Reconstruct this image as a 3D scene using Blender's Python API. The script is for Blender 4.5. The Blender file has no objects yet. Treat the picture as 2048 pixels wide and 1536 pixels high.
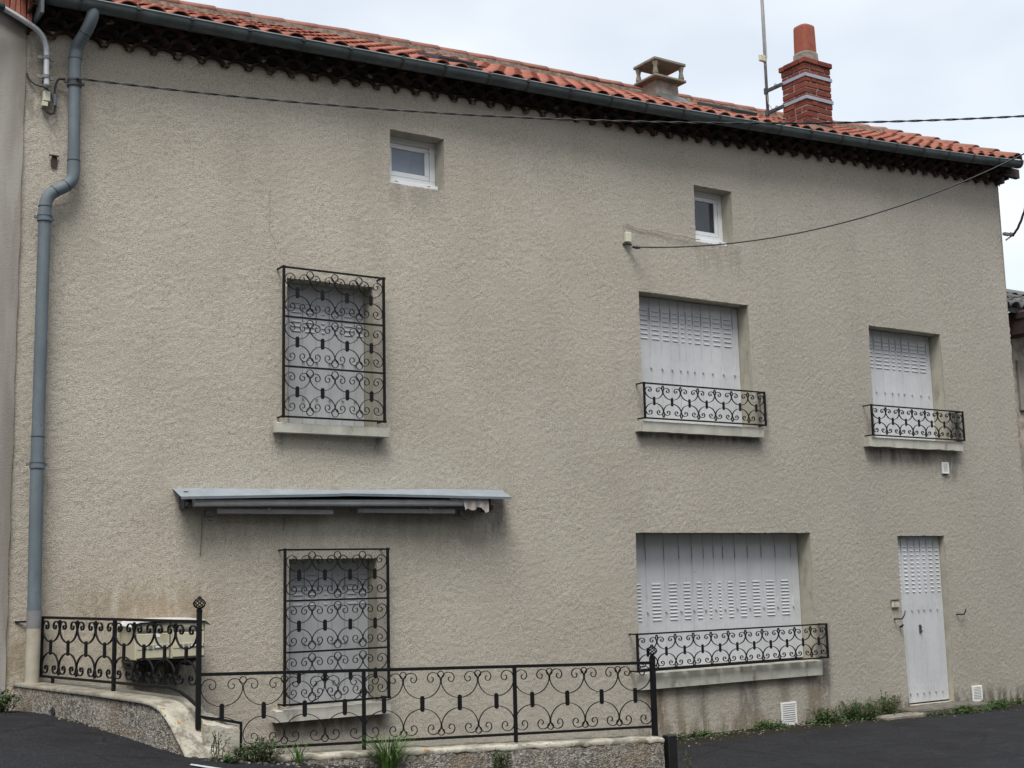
import bpy, math, random
import numpy as np
from mathutils import Matrix, Vector
random.seed(7); np.random.seed(7)
scene = bpy.context.scene
COL = scene.collection
# ------------------------------------------------------------------ camera, sky, sun, exposure
D = 10.93                                             # metres from the lens to the facade; z = 0 is eye level
YAW, PITCH, ROLL = math.radians(33.535), math.radians(8.454), math.radians(-1.307)
fwd = Vector((math.sin(YAW)*math.cos(PITCH), math.cos(YAW)*math.cos(PITCH), math.sin(PITCH)))
rgt = Vector((math.cos(YAW), -math.sin(YAW), 0)); upv = rgt.cross(fwd)
r2 = math.cos(ROLL)*rgt + math.sin(ROLL)*upv; u2 = -math.sin(ROLL)*rgt + math.cos(ROLL)*upv
cam = bpy.data.cameras.new('camera'); cam_o = bpy.data.objects.new('camera', cam); COL.objects.link(cam_o)
cam_o.matrix_world = Matrix(((r2.x, u2.x, -fwd.x, 0), (r2.y, u2.y, -fwd.y, -D), (r2.z, u2.z, -fwd.z, 0), (0, 0, 0, 1)))
cam.sensor_width = 36; cam.lens = 2600/2048*36; cam.clip_start = .1; cam.clip_end = 3000
scene.camera = cam_o

SUN_EL, SUN_AZ = math.radians(61), math.radians(215)   # azimuth clockwise from +Y: from behind-left of the lens
world = bpy.data.worlds.new('World'); scene.world = world; world.use_nodes = True
nt = world.node_tree; nt.nodes.clear()
out = nt.nodes.new('ShaderNodeOutputWorld'); bg = nt.nodes.new('ShaderNodeBackground')
sky = nt.nodes.new('ShaderNodeTexSky'); sky.sky_type = 'NISHITA'; sky.sun_disc = False
sky.sun_elevation = SUN_EL; sky.sun_rotation = SUN_AZ; sky.air_density = 1.0; sky.dust_density = 1.5
tc = nt.nodes.new('ShaderNodeTexCoord'); nz = nt.nodes.new('ShaderNodeTexNoise')
nz.inputs['Scale'].default_value = 2.2; nz.inputs['Detail'].default_value = 4; nz.inputs['Roughness'].default_value = .5
mp = nt.nodes.new('ShaderNodeMapping'); mp.inputs['Scale'].default_value = (1, 1, 2.2); mp.inputs['Location'].default_value = (.35, .1, .0)
rampw = nt.nodes.new('ShaderNodeMapRange'); rampw.inputs['From Min'].default_value = .36; rampw.inputs['From Max'].default_value = .60
rampw.inputs['To Min'].default_value = .62; rampw.inputs['To Max'].default_value = .97
mix = nt.nodes.new('ShaderNodeMix'); mix.data_type = 'RGBA'
mix.inputs['B'].default_value = (6.55, 6.85, 7.0, 1)      # the cloud layer, in the sky texture's own units
nt.links.new(tc.outputs['Generated'], mp.inputs['Vector']); nt.links.new(mp.outputs['Vector'], nz.inputs['Vector'])
nt.links.new(nz.outputs['Fac'], rampw.inputs['Value']); nt.links.new(rampw.outputs['Result'], mix.inputs['Factor'])
nt.links.new(sky.outputs['Color'], mix.inputs['A']); nt.links.new(mix.outputs['Result'], bg.inputs['Color'])
nt.links.new(bg.outputs['Background'], out.inputs['Surface'])
bg.inputs['Strength'].default_value = .072

sun = bpy.data.lights.new('sun', 'SUN'); sun.energy = 1.5; sun.angle = math.radians(26); sun.color = (1, .975, .94)
sun_o = bpy.data.objects.new('sun', sun); COL.objects.link(sun_o)
sdir = Vector((math.sin(SUN_AZ)*math.cos(SUN_EL), math.cos(SUN_AZ)*math.cos(SUN_EL), math.sin(SUN_EL)))
sun_o.rotation_euler = sdir.to_track_quat('Z', 'Y').to_euler()
scene.view_settings.view_transform = 'Standard'; scene.view_settings.look = 'None'
scene.view_settings.gamma = 1; scene.view_settings.exposure = 1.2; scene.view_settings.use_curve_mapping = False
scene.render.engine = 'CYCLES'
scene.cycles.max_bounces = 5; scene.cycles.diffuse_bounces = 3; scene.cycles.glossy_bounces = 2

# ------------------------------------------------------------------ helpers
class MB:
    """collects vertices and faces of one mesh"""
    def __init__(s): s.v = []; s.f = []; s.m = []
    def add(s, vs, fs, mi=0):
        b = len(s.v); s.v += [tuple(p) for p in vs]; s.f += [tuple(b+i for i in f) for f in fs]; s.m += [mi]*len(fs)
    def box(s, x0, x1, y0, y1, z0, z1, mi=0):
        s.add([(x0,y0,z0),(x1,y0,z0),(x1,y1,z0),(x0,y1,z0),(x0,y0,z1),(x1,y0,z1),(x1,y1,z1),(x0,y1,z1)],
              [(0,3,2,1),(4,5,6,7),(0,1,5,4),(1,2,6,5),(2,3,7,6),(3,0,4,7)], mi)
    def bbox(s, x0, x1, y0, y1, z0, z1, b=.004, mi=0):
        """a box with chamfered edges"""
        xs, ys, zs = (x0, x1), (y0, y1), (z0, z1); V = []
        for i in (0, 1):
            for j in (0, 1):
                for k in (0, 1):
                    sx, sy, sz = (b, -b)[i], (b, -b)[j], (b, -b)[k]
                    V += [(xs[i], ys[j]+sy, zs[k]+sz), (xs[i]+sx, ys[j], zs[k]+sz), (xs[i]+sx, ys[j]+sy, zs[k])]
        I = lambda i, j, k, a: (i*4+j*2+k)*3+a
        F = [(I(0,0,0,0),I(0,0,1,0),I(0,1,1,0),I(0,1,0,0)), (I(1,0,0,0),I(1,1,0,0),I(1,1,1,0),I(1,0,1,0)),
             (I(0,0,0,1),I(1,0,0,1),I(1,0,1,1),I(0,0,1,1)), (I(0,1,0,1),I(0,1,1,1),I(1,1,1,1),I(1,1,0,1)),
             (I(0,0,0,2),I(0,1,0,2),I(1,1,0,2),I(1,0,0,2)), (I(0,0,1,2),I(1,0,1,2),I(1,1,1,2),I(0,1,1,2))]
        for k in (0, 1):
            for j in (0, 1): F.append((I(0,j,k,1),I(1,j,k,1),I(1,j,k,2),I(0,j,k,2)))
            for i in (0, 1): F.append((I(i,0,k,0),I(i,1,k,0),I(i,1,k,2),I(i,0,k,2)))
        for i in (0, 1):
            for j in (0, 1): F.append((I(i,j,0,0),I(i,j,1,0),I(i,j,1,1),I(i,j,0,1)))
        for i in (0, 1):
            for j in (0, 1):
                for k in (0, 1): F.append((I(i,j,k,0),I(i,j,k,1),I(i,j,k,2)))
        s.add(V, F, mi)
    def tube(s, pts, r, n=8, mi=0, cap=True, closed=False):
        pts = [Vector(p) for p in pts]; N = len(pts); rs = r if isinstance(r, (list, tuple)) else [r]*N
        rings = []; prev = None
        for i, p in enumerate(pts):
            if closed: t = pts[(i+1) % N]-pts[i-1]
            else: t = pts[min(i+1, N-1)]-pts[max(i-1, 0)]
            t.normalize()
            if prev is None:
                a = Vector((0, 0, 1)) if abs(t.z) < .9 else Vector((1, 0, 0)); nrm = (a-t*a.dot(t)).normalized()
            else:
                nrm = (prev-t*prev.dot(t)).normalized()
            prev = nrm; bn = t.cross(nrm)
            rings.append([p+(nrm*math.cos(2*math.pi*k/n)+bn*math.sin(2*math.pi*k/n))*rs[i] for k in range(n)])
        V = [q for g in rings for q in g]; F = []
        for i in range(N if closed else N-1):
            j = (i+1) % N
            for k in range(n): F.append((i*n+k, i*n+(k+1) % n, j*n+(k+1) % n, j*n+k))
        if cap and not closed: F.append(tuple(reversed(range(n)))); F.append(tuple((N-1)*n+k for k in range(n)))
        s.add(V, F, mi)
    def bar(s, a, b, w, d, mi=0):
        """square bar from a to b: w across in the upright plane of a-b, d through it"""
        a, b = Vector(a), Vector(b); t = (b-a).normalized()
        h = Vector((t.x, t.y, 0))
        h = h.normalized() if h.length > .05 else s.side
        nrm = Vector((-h.y, h.x, 0)); o = t.cross(nrm).normalized()
        V = []
        for p in (a, b):
            for i, j in ((-1,-1),(1,-1),(1,1),(-1,1)): V.append(p+o*w/2*i+nrm*d/2*j)
        s.add(V, [(0,1,2,3),(7,6,5,4),(0,4,5,1),(1,5,6,2),(2,6,7,3),(3,7,4,0)], mi)
    side = Vector((1, 0, 0))
    def lathe(s, prof, cx, cy, n=12, mi=0, sq=False):
        V = []; F = []
        for r, z in prof:
            for k in range(n): a = 2*math.pi*(k+.5)/n; V.append((cx+r*math.cos(a), cy+r*math.sin(a), z))
        for i in range(len(prof)-1):
            for k in range(n): F.append((i*n+k, i*n+(k+1) % n, (i+1)*n+(k+1) % n, (i+1)*n+k))
        F.append(tuple(reversed(range(n)))); F.append(tuple((len(prof)-1)*n+k for k in range(n)))
        s.add(V, F, mi)
    def mesh(s, name, mats, smooth=False):
        me = bpy.data.meshes.new(name); me.from_pydata(s.v, [], s.f)
        for m in (mats if isinstance(mats, (list, tuple)) else [mats]): me.materials.append(m)
        if any(s.m): me.polygons.foreach_set('material_index', s.m)
        if smooth: me.polygons.foreach_set('use_smooth', [True]*len(s.f))
        me.update(); return me
    def build(s, name, mats, parent=None, smooth=False):
        return link(name, s.mesh(name, mats, smooth), parent)
def link(name, me, parent=None, loc=None, rot=None, mat=None):
    o = bpy.data.objects.new(name, me); COL.objects.link(o)
    if parent is not None:
        o.parent = parent
        if parent.type == 'EMPTY' or True: o.matrix_parent_inverse = MW[parent.name].inverted() if parent.name in MW else Matrix()
    if mat is not None: o.matrix_basis = mat
    else:
        if loc is not None: o.location = loc
        if rot is not None: o.rotation_euler = rot
    MW[o.name] = (MW[parent.name] @ o.matrix_parent_inverse if parent is not None and parent.name in MW else Matrix()) @ o.matrix_basis
    return o
MW = {}
def tag(o, label=None, cat=None, group=None, kind=None):
    if label: o['label'] = label
    if cat: o['category'] = cat
    if group: o['group'] = group
    if kind: o['kind'] = kind
    return o
def thing(name, label, cat, loc=(0, 0, 0), group=None):
    o = bpy.data.objects.new(name, None); COL.objects.link(o); o.location = loc; o.empty_display_size = .2
    MW[o.name] = Matrix.Translation(loc)
    return tag(o, label, cat, group)
def rnd(a, b): return a+(b-a)*random.random()

# ------------------------------------------------------------------ materials
class NT:
    def __init__(s, name):
        s.mat = bpy.data.materials.new(name); s.mat.use_nodes = True; s.t = s.mat.node_tree; s.n = s.t.nodes
        s.b = s.n['Principled BSDF']; s.geo = None
    def node(s, typ, **kw):
        nd = s.n.new(typ)
        for k, v in kw.items(): setattr(nd, k, v)
        return nd
    def set(s, sock, v):
        if hasattr(v, 'links') or isinstance(v, bpy.types.NodeSocket): s.t.links.new(v, sock)
        else: sock.default_value = v
    def pos(s):
        if s.geo is None: s.geo = s.node('ShaderNodeNewGeometry').outputs['Position']; s.sep = None
        return s.geo
    def xyz(s, i):
        p = s.pos()
        if s.sep is None: s.sep = s.node('ShaderNodeSeparateXYZ'); s.t.links.new(p, s.sep.inputs[0])
        return s.sep.outputs[i]
    def objc(s): return s.node('ShaderNodeTexCoord').outputs['Object']
    def mapping(s, vec, scale=(1, 1, 1), loc=(0, 0, 0)):
        m = s.node('ShaderNodeMapping'); s.set(m.inputs['Vector'], vec); m.inputs['Scale'].default_value = scale; m.inputs['Location'].default_value = loc
        return m.outputs[0]
    def noise(s, vec, scale, detail=3, rough=.55, dist=0):
        m = s.node('ShaderNodeTexNoise'); s.set(m.inputs['Vector'], vec); m.inputs['Scale'].default_value = scale
        m.inputs['Detail'].default_value = detail; m.inputs['Roughness'].default_value = rough; m.inputs['Distortion'].default_value = dist
        return m.outputs['Fac']
    def voro(s, vec, scale, out='Distance', feat='F1', rand=1):
        m = s.node('ShaderNodeTexVoronoi', feature=feat); s.set(m.inputs['Vector'], vec); m.inputs['Scale'].default_value = scale
        m.inputs['Randomness'].default_value = rand; return m.outputs[out]
    def rng(s, v, a, b, c=0, d=1, smooth=True):
        m = s.node('ShaderNodeMapRange'); m.interpolation_type = 'SMOOTHSTEP' if smooth else 'LINEAR'
        s.set(m.inputs['Value'], v)
        for k, x in zip(('From Min', 'From Max', 'To Min', 'To Max'), (a, b, c, d)): m.inputs[k].default_value = x
        return m.outputs['Result']
    def math(s, op, a, b=0.0, clamp=False):
        m = s.node('ShaderNodeMath', operation=op, use_clamp=clamp); s.set(m.inputs[0], a); s.set(m.inputs[1], b); return m.outputs[0]
    def mix(s, f, a, b, mode='MIX'):
        m = s.node('ShaderNodeMix', data_type='RGBA', blend_type=mode); s.set(m.inputs['Factor'], f)
        for k, v in (('A', a), ('B', b)):
            if isinstance(v, tuple): v = (*v, 1) if len(v) == 3 else v
            s.set(m.inputs[k], v)
        return m.outputs['Result']
    def rand(s): return s.node('ShaderNodeObjectInfo').outputs['Random']
    def bump(s, h, strength, dist, prev=None):
        m = s.node('ShaderNodeBump'); s.set(m.inputs['Height'], h); m.inputs['Strength'].default_value = strength; m.inputs['Distance'].default_value = dist
        if prev is not None: s.t.links.new(prev, m.inputs['Normal'])
        return m.outputs['Normal']
    def done(s, color, rough=.8, normal=None, metal=0, spec=.5):
        if isinstance(color, tuple): color = (*color, 1) if len(color) == 3 else color
        s.set(s.b.inputs['Base Color'], color); s.set(s.b.inputs['Roughness'], rough); s.b.inputs['Metallic'].default_value = metal
        s.b.inputs['Specular IOR Level'].default_value = spec
        if normal is not None: s.t.links.new(normal, s.b.inputs['Normal'])
        return s.mat
    def blot(s, x0, x1, z0, z1, sx=.08, szb=.1, szt=.03):
        """a soft-edged rectangular patch of dirt or painted shade on the facade"""
        a = s.math('MULTIPLY', s.rng(s.xyz(0), x0-sx, x0+sx), s.rng(s.xyz(0), x1+sx, x1-sx))
        b = s.math('MULTIPLY', s.rng(s.xyz(2), z0-szb, z0+szb), s.rng(s.xyz(2), z1+szt, z1-szt))
        return s.math('MULTIPLY', a, b)

def m_simple(name, col, rough=.7, var=.12, scale=9, bump=.0, bscale=60, metal=0, spec=.5, dirt=None):
    k = NT(name); p = k.pos(); n = k.noise(p, scale, 4)
    dark = tuple(c*(1-var) for c in col); lite = tuple(min(1, c*(1+var)) for c in col)
    c = k.mix(k.rng(n, .3, .7), dark, lite)
    if dirt: c = k.mix(k.rng(k.noise(k.mapping(p, (1, 1, .35)), 7, 5, .65), .52, .75), c, dirt)
    nn = k.bump(k.noise(p, bscale, 3), bump, .01) if bump else None
    return k.done(c, rough, nn, metal, spec)

def m_roughcast():
    k = NT('roughcast'); p = k.pos()
    g1 = k.noise(p, 92, 2, .6); g3 = k.noise(p, 120, 2, .6)
    base = k.mix(k.rng(k.noise(p, 1.1, 4), .3, .7), (.49, .445, .37), (.545, .50, .422))
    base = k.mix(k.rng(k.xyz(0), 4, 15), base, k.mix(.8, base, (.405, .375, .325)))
    warm = k.math('MULTIPLY', k.rng(k.xyz(0), 5.5, 2.6), k.rng(k.xyz(2), 1.2, -.8))
    base = k.mix(k.math('MULTIPLY', warm, .28), base, (.48, .385, .26))
    base = k.mix(k.rng(g1, .36, .52, .55, 0), base, (.22, .192, .16))  # dark speckle: shade in the roughcast pits put into the colour
    base = k.mix(k.rng(g1, .54, .72, 0, .5), base, (.62, .575, .49))
    # grey weathering in broad vertical drifts, more of it high up
    drift = k.noise(k.mapping(p, (1, 1, .22)), 1.5, 4, .6)
    base = k.mix(k.math('MULTIPLY', k.rng(drift, .5, .72), k.rng(k.xyz(2), .5, 4.8, .08, .22)), base, (.235, .22, .195))
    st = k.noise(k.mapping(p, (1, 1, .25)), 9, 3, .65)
    def stain_shade(amount, col, *r, lo=.35, hi=.62, **kw):
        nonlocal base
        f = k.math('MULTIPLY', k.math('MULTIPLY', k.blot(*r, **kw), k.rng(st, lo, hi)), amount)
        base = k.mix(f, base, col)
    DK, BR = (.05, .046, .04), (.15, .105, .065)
    stain_shade(.6, DK, 12.55, 13.15, 1.30, 1.5, szb=.1); stain_shade(.6, DK, 13.9, 14.15, 1.12, 1.5, sx=.06, szb=.1); stain_shade(.5, DK, 13.2, 13.75, 1.3, 1.5)
    stain_shade(.9, DK, 10.66, 10.80, 1.6, 2.05, sx=.05); stain_shade(.7, DK, 8.85, 10.7, 1.46, 1.53, szb=.05, sx=.05)
    stain_shade(.85, DK, 14.1, 14.3, 1.55, 2.02, sx=.06, lo=.3, hi=.5)
    stain_shade(.6, DK, 11.42, 11.62, -1.5, -.62, sx=.06, szb=.2, lo=.3, hi=.55)
    for x0, x1, a, c in ((8.85, 9.1, .8, BR), (9.55, 9.7, .45, DK), (10.15, 10.45, .5, DK), (10.75, 10.95, .5, BR), (11.2, 11.45, .6, BR), (9.25, 9.35, .55, BR)):
        stain_shade(a, c, x0, x1, -1.62, -1.2, sx=.06, szb=.15, lo=.3, hi=.56)
    stain_shade(.6, BR, 8.6, 11.8, -1.72, -1.56, sx=.2, szb=.03, szt=.1)
    stain_shade(.9, (.022, .021, .017), 3.36, 3.90, -.86, -.62, sx=.12, szb=.14, szt=.06, lo=.30, hi=.5)  # mailbox shadow painted into the wall colour, together with real mould
    stain_shade(.55, (.24, .165, .09), 2.95, 4.15, -.32, -.02, sx=.25, szt=.2, lo=.3, hi=.6)
    stain_shade(.8, (.07, .06, .045), 11.6, 17, -1.75, -1.58, sx=.4, szb=.02, szt=.12)
    stain_shade(.28, (.17, .16, .14), 5.85, 6.45, 3.62, 3.87, szb=.12); stain_shade(.3, (.17, .16, .14), 9.85, 10.55, 3.45, 3.78, szb=.15)
    stain_shade(.55, (.16, .145, .12), 2.3, 2.62, 3.9, 4.6, sx=.08, szt=.1); stain_shade(.5, (.25, .19, .11), 2.4, 2.62, -.75, -.4, sx=.06)
    stain_shade(.5, DK, 4.62, 4.74, 1.2, 1.4, sx=.04); stain_shade(.6, DK, 5.6, 5.75, 1.22, 1.36, sx=.06); stain_shade(.55, BR, 4.6, 5.8, -1.35, -1.2, szb=.06)
    stain_shade(.6, (.12, .11, .095), 6.9, 7.15, .45, .8, sx=.08); stain_shade(.25, (.17, .155, .13), 3.9, 7.0, .3, .72, sx=.15, szb=.25)  # awning shadow painted into the wall colour, streaky, stronger at its right end
    
    return k.done(base, .95, k.bump(g3, .9, .010), spec=.15)

def m_speckle():
    k = NT('exposed_aggregate'); p = k.pos()
    c = k.voro(p, 62, 'Color'); sepc = k.node('ShaderNodeSeparateColor'); k.t.links.new(c, sepc.inputs[0])
    v = k.math('ADD', k.math('MULTIPLY', sepc.outputs[0], .55), k.math('MULTIPLY', k.noise(p, 75, 2), .45))
    base = k.mix(k.rng(v, .2, .8), (.10, .093, .084), (.35, .325, .288))
    base = k.mix(k.rng(k.noise(p, 8, 5, .7), .54, .68, 0, .65), base, (.05, .047, .042))
    base = k.mix(k.rng(k.noise(p, 9, 4), .58, .72, 0, .6), base, (.09, .09, .035))
    base = k.mix(k.rng(k.noise(p, 3.2, 5, .65), .45, .68, 0, .6), base, (.20, .155, .105))
    base = k.mix(k.rng(k.noise(p, 2.1, 4), .52, .7, 0, .4), base, (.37, .335, .29))
    h = k.math('ADD', k.voro(p, 85), k.noise(p, 40, 3))
    return k.done(base, .95, k.bump(h, 1, .02), spec=.15)

def m_cap():
    k = NT('cap_concrete'); p = k.pos()
    base = k.mix(k.rng(k.noise(p, 6, 5), .3, .7), (.33, .305, .25), (.49, .46, .385))
    base = k.mix(k.rng(k.xyz(1), -1.95, -1.7, .0, .55), base, (.15, .138, .11))
    base = k.mix(k.rng(k.noise(p, 7, 6, .75), .47, .62, 0, .8), base, (.135, .125, .095))
    base = k.mix(k.rng(k.noise(p, 45, 3), .6, .7, 0, .7), base, (.09, .085, .06))
    base = k.mix(k.rng(k.noise(p, 16, 3), .66, .71, 0, .9), base, (.35, .17, .03))
    return k.done(base, .9, k.bump(k.noise(p, 55, 4), .5, .012), spec=.2)

def m_asphalt():
    k = NT('asphalt'); p = k.pos()
    base = k.mix(k.rng(k.noise(p, 85, 3, .7), .3, .7), (.009, .0095, .0115), (.046, .0475, .055))
    base = k.mix(k.rng(k.noise(p, 1.3, 5, .6), .42, .66, 0, .75), base, (.018, .018, .020))
    base = k.mix(k.rng(k.noise(p, 4.5, 5, .7), .58, .7, 0, .5), base, (.062, .06, .058))
    base = k.mix(k.rng(k.voro(p, 24), .14, .07, 0, .7), base, (.15, .145, .135))
    base = k.mix(k.rng(k.voro(p, 1.1, feat='DISTANCE_TO_EDGE'), .012, .004, 0, .6), base, (.010, .010, .010))
    # soil and moss gathered along the foot of the house
    d = k.math('ADD', k.xyz(1), k.math('MULTIPLY', k.noise(p, 3.5, 4), .55))
    soil = k.math('MULTIPLY', k.rng(d, -.42, -.05), k.rng(k.xyz(0), 6.5, 7.2))
    base = k.mix(soil, base, k.mix(k.noise(p, 14, 4), (.012, .011, .008), (.04, .036, .018)))
    h = k.math('ADD', k.noise(p, 150, 2), k.voro(p, 90))
    return k.done(base, k.rng(k.noise(p, 4, 3), .3, .7, .75, .92), k.bump(h, 1.0, .012), spec=.2)

def m_tile(name, a, b, moss, mossamt, seed=0):
    k = NT(name); p = k.pos(); r = k.rand()
    base = k.mix(r, a, b)
    base = k.mix(k.rng(k.noise(p, 14, 4), .45, .75, 0, .5), base, tuple(c*.55 for c in a))
    base = k.mix(k.rng(k.noise(p, 7, 5, .65), .72-mossamt, .9-mossamt, 0, .85), base, moss)
    return k.done(base, .88, k.bump(k.noise(p, 70, 3), .35, .006), spec=.2)

def m_zinc(name, a, b, rough=.5, metal=.3):
    k = NT(name); p = k.pos()
    base = k.mix(k.rng(k.noise(k.mapping(p, (1, 1, .5)), 5, 5, .6), .35, .7), a, b)
    base = k.mix(k.rng(k.noise(p, 22, 4), .6, .78, 0, .45), base, tuple(c*.5 for c in a))
    return k.done(base, k.rng(k.noise(p, 9, 3), .3, .7, rough-.1, rough+.15), None, metal)

def m_shutter():
    k = NT('shutter_paint'); p = k.pos()
    base = k.mix(k.rng(k.noise(k.mapping(p, (1, 1, .3)), 4, 4), .3, .7), (.52, .528, .545), (.58, .588, .605))
    base = k.mix(k.math('MULTIPLY', k.rng(k.noise(k.mapping(p, (3, 3, .25)), 12, 5, .7), .56, .75), .45), base, (.33, .31, .29))
    base = k.mix(k.rng(k.noise(p, 28, 3), .7, .76, 0, .6), base, (.17, .12, .09))
    return k.done(base, .5, k.bump(k.noise(p, 5, 2), .25, .03), spec=.3)

def m_brick():
    k = NT('brick'); p = k.pos()
    base = k.mix(k.rand(), (.135, .040, .032), (.225, .068, .048))
    base = k.mix(k.rng(k.noise(p, 16, 5), .5, .75, 0, .6), base, (.14, .055, .04))
    base = k.mix(k.rng(k.noise(p, 24, 4), .66, .74, 0, .7), base, (.42, .36, .31))
    return k.done(base, .92, k.bump(k.noise(p, 60, 4), .6, .008), spec=.15)

def m_iron():
    k = NT('black_iron'); p = k.pos()
    base = k.mix(k.rng(k.noise(p, 30, 4), .62, .8, 0, .5), (.006, .0065, .0075), (.028, .022, .019))
    return k.done(base, .6, None, 0, .25)

def m_leaf(name, a, b, c):
    k = NT(name); r = k.noise(k.pos(), 22, 2)
    base = k.mix(k.rng(r, .3, .7), a, b); base = k.mix(k.rng(k.noise(k.pos(), 9, 2), .55, .7, 0, .6), base, c)
    return k.done(base, .65, spec=.3)

def m_neighbour():
    k = NT('neighbour_render'); p = k.pos()
    base = k.mix(k.rng(k.noise(k.mapping(p, (1, 1, .12)), 6, 5, .65), .3, .7), (.34, .315, .285), (.42, .392, .36))
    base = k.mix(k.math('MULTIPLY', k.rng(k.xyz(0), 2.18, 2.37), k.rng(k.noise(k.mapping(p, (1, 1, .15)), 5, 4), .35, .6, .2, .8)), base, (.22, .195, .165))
    return k.done(base, .95, k.bump(k.noise(p, 60, 4), .35, .01), spec=.15)

def m_glass(name, col, rough=.08):
    k = NT(name); c = k.mix(k.rng(k.noise(k.pos(), 6, 2), .35, .65), tuple(x*.85 for x in col), col)
    return k.done(c, rough, spec=.6)

M = dict(
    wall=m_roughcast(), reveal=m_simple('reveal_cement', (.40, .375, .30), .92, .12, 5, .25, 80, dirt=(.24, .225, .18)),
    speckle=m_speckle(), cap=m_cap(), asphalt=m_asphalt(),
    tile=m_tile('roof_clay', (.285, .10, .07), (.37, .152, .11), (.19, .10, .075), .13),
    ridge=m_tile('ridge_clay', (.245, .108, .08), (.30, .14, .105), (.17, .11, .085), .2),
    old=m_tile('old_clay', (.030, .024, .020), (.080, .042, .030), (.036, .036, .025), .24),
    mortar=m_simple('mortar', (.34, .31, .26), .95, .3, 14, .8, 50, dirt=(.12, .115, .08)),
    dmortar=m_simple('shaded_mortar', (.045, .042, .035), .95, .3, 14, .6, 50, dirt=(.09, .09, .06)), lump=m_simple('mortar_lump', (.10, .095, .072), .95, .3, 14, .6, 50, dirt=(.07, .07, .05)),
    zinc=m_zinc('weathered_zinc', (.075, .092, .095), (.115, .135, .138)), bead=m_zinc('zinc_bead', (.22, .25, .26), (.32, .35, .36)), pipe=m_zinc('pipe_zinc', (.112, .14, .158), (.15, .18, .198), .7, 0),
    sheet=m_zinc('awning_sheet', (.225, .258, .285), (.28, .313, .34), .6, 0),
    shutter=m_shutter(), brick=m_brick(), iron=m_iron(),
    slit=m_simple('slit_dark', (.03, .03, .033), .8), lslit=m_simple('louvre_slit', (.29, .29, .30), .8), sill=m_simple('sill_concrete', (.50, .485, .42), .9, .14, 5, .35, 70, dirt=(.19, .18, .145)),
    pvc=m_simple('white_pvc', (.76, .78, .80), .35, .03, 4), glass=m_glass('pane_frosted', (.20, .25, .32), .25), glass2=m_glass('pane_dark', (.035, .045, .055)),
    curtain=m_simple('curtain', (.24, .33, .45), .9, .15, 20),
    alu=m_zinc('aluminium', (.50, .51, .52), (.62, .63, .64), .4, 0), cloth=m_simple('torn_cloth', (.50, .465, .44), .95, .12, 14, .4, 40, dirt=(.42, .28, .18)),
    grey=m_simple('grey_metal', (.20, .20, .205), .6, .15, 8), dgrey=m_simple('dark_metal', (.05, .05, .055), .6, .2, 10),
    galv=m_zinc('galvanised', (.50, .52, .54), (.64, .66, .68), .4), band=m_zinc('band_steel', (.30, .32, .38), (.38, .40, .46), .5),
    cement=m_simple('grey_cement', (.23, .20, .17), .95, .25, 9, .8, 40, dirt=(.17, .15, .12)), bedm=m_simple('ridge_bedding', (.15, .115, .09), .95, .4, 20, .8, 40, dirt=(.075, .065, .05)), slab=m_simple('cast_concrete', (.205, .195, .155), .9, .15, 8, .3, 60, dirt=(.11, .105, .07)),
    pot=m_tile('pot_clay', (.29, .092, .062), (.31, .10, .07), (.20, .08, .06), .17),
    cream=m_simple('cream_paint', (.52, .485, .36), .5, .07, 5, dirt=(.38, .345, .22)), white=m_simple('white_plastic', (.78, .79, .78), .4, .05, 5),
    cover=m_simple('cover_sheet', (.55, .55, .53), .5, .1, 6), ivory=m_simple('ivory_plastic', (.56, .55, .43), .45, .06, 6), beige=m_simple('beige_pipe', (.40, .365, .29), .75, .12, 6, dirt=(.26, .22, .16)),
    black=m_simple('black_plastic', (.012, .012, .013), .5, .2, 20), wood=m_simple('brown_wood', (.055, .035, .03), .85, .25, 8),
    dtile=m_tile('dark_slate_tile', (.10, .10, .105), (.16, .16, .16), (.05, .05, .045), .2), stone=m_simple('rubble_wall', (.33, .29, .245), .95, .3, 9, .8, 22, dirt=(.11, .095, .08)),
    nwall=m_neighbour(), green=m_simple('lamp_green', (.012, .05, .042), .4), step=m_simple('step_stone', (.13, .115, .095), .95, .25, 8, .6, 40, dirt=(.05, .048, .035)),
    paint=m_simple('road_paint', (.42, .45, .48), .8, .2, 30),
    leaf=m_leaf('weed_leaf', (.022, .052, .014), (.055, .10, .025), (.075, .045, .03)), grass=m_leaf('grass_blade', (.045, .10, .02), (.10, .18, .04), (.14, .15, .06)),
    weed=m_leaf('wall_weed', (.03, .075, .016), (.065, .13, .03), (.09, .10, .035)), stem=m_simple('stem', (.09, .075, .045), .8), petal=m_simple('petal', (.8, .8, .8), .6), yellow=m_simple('yellow_petal', (.65, .48, .02), .6),
)

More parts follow.
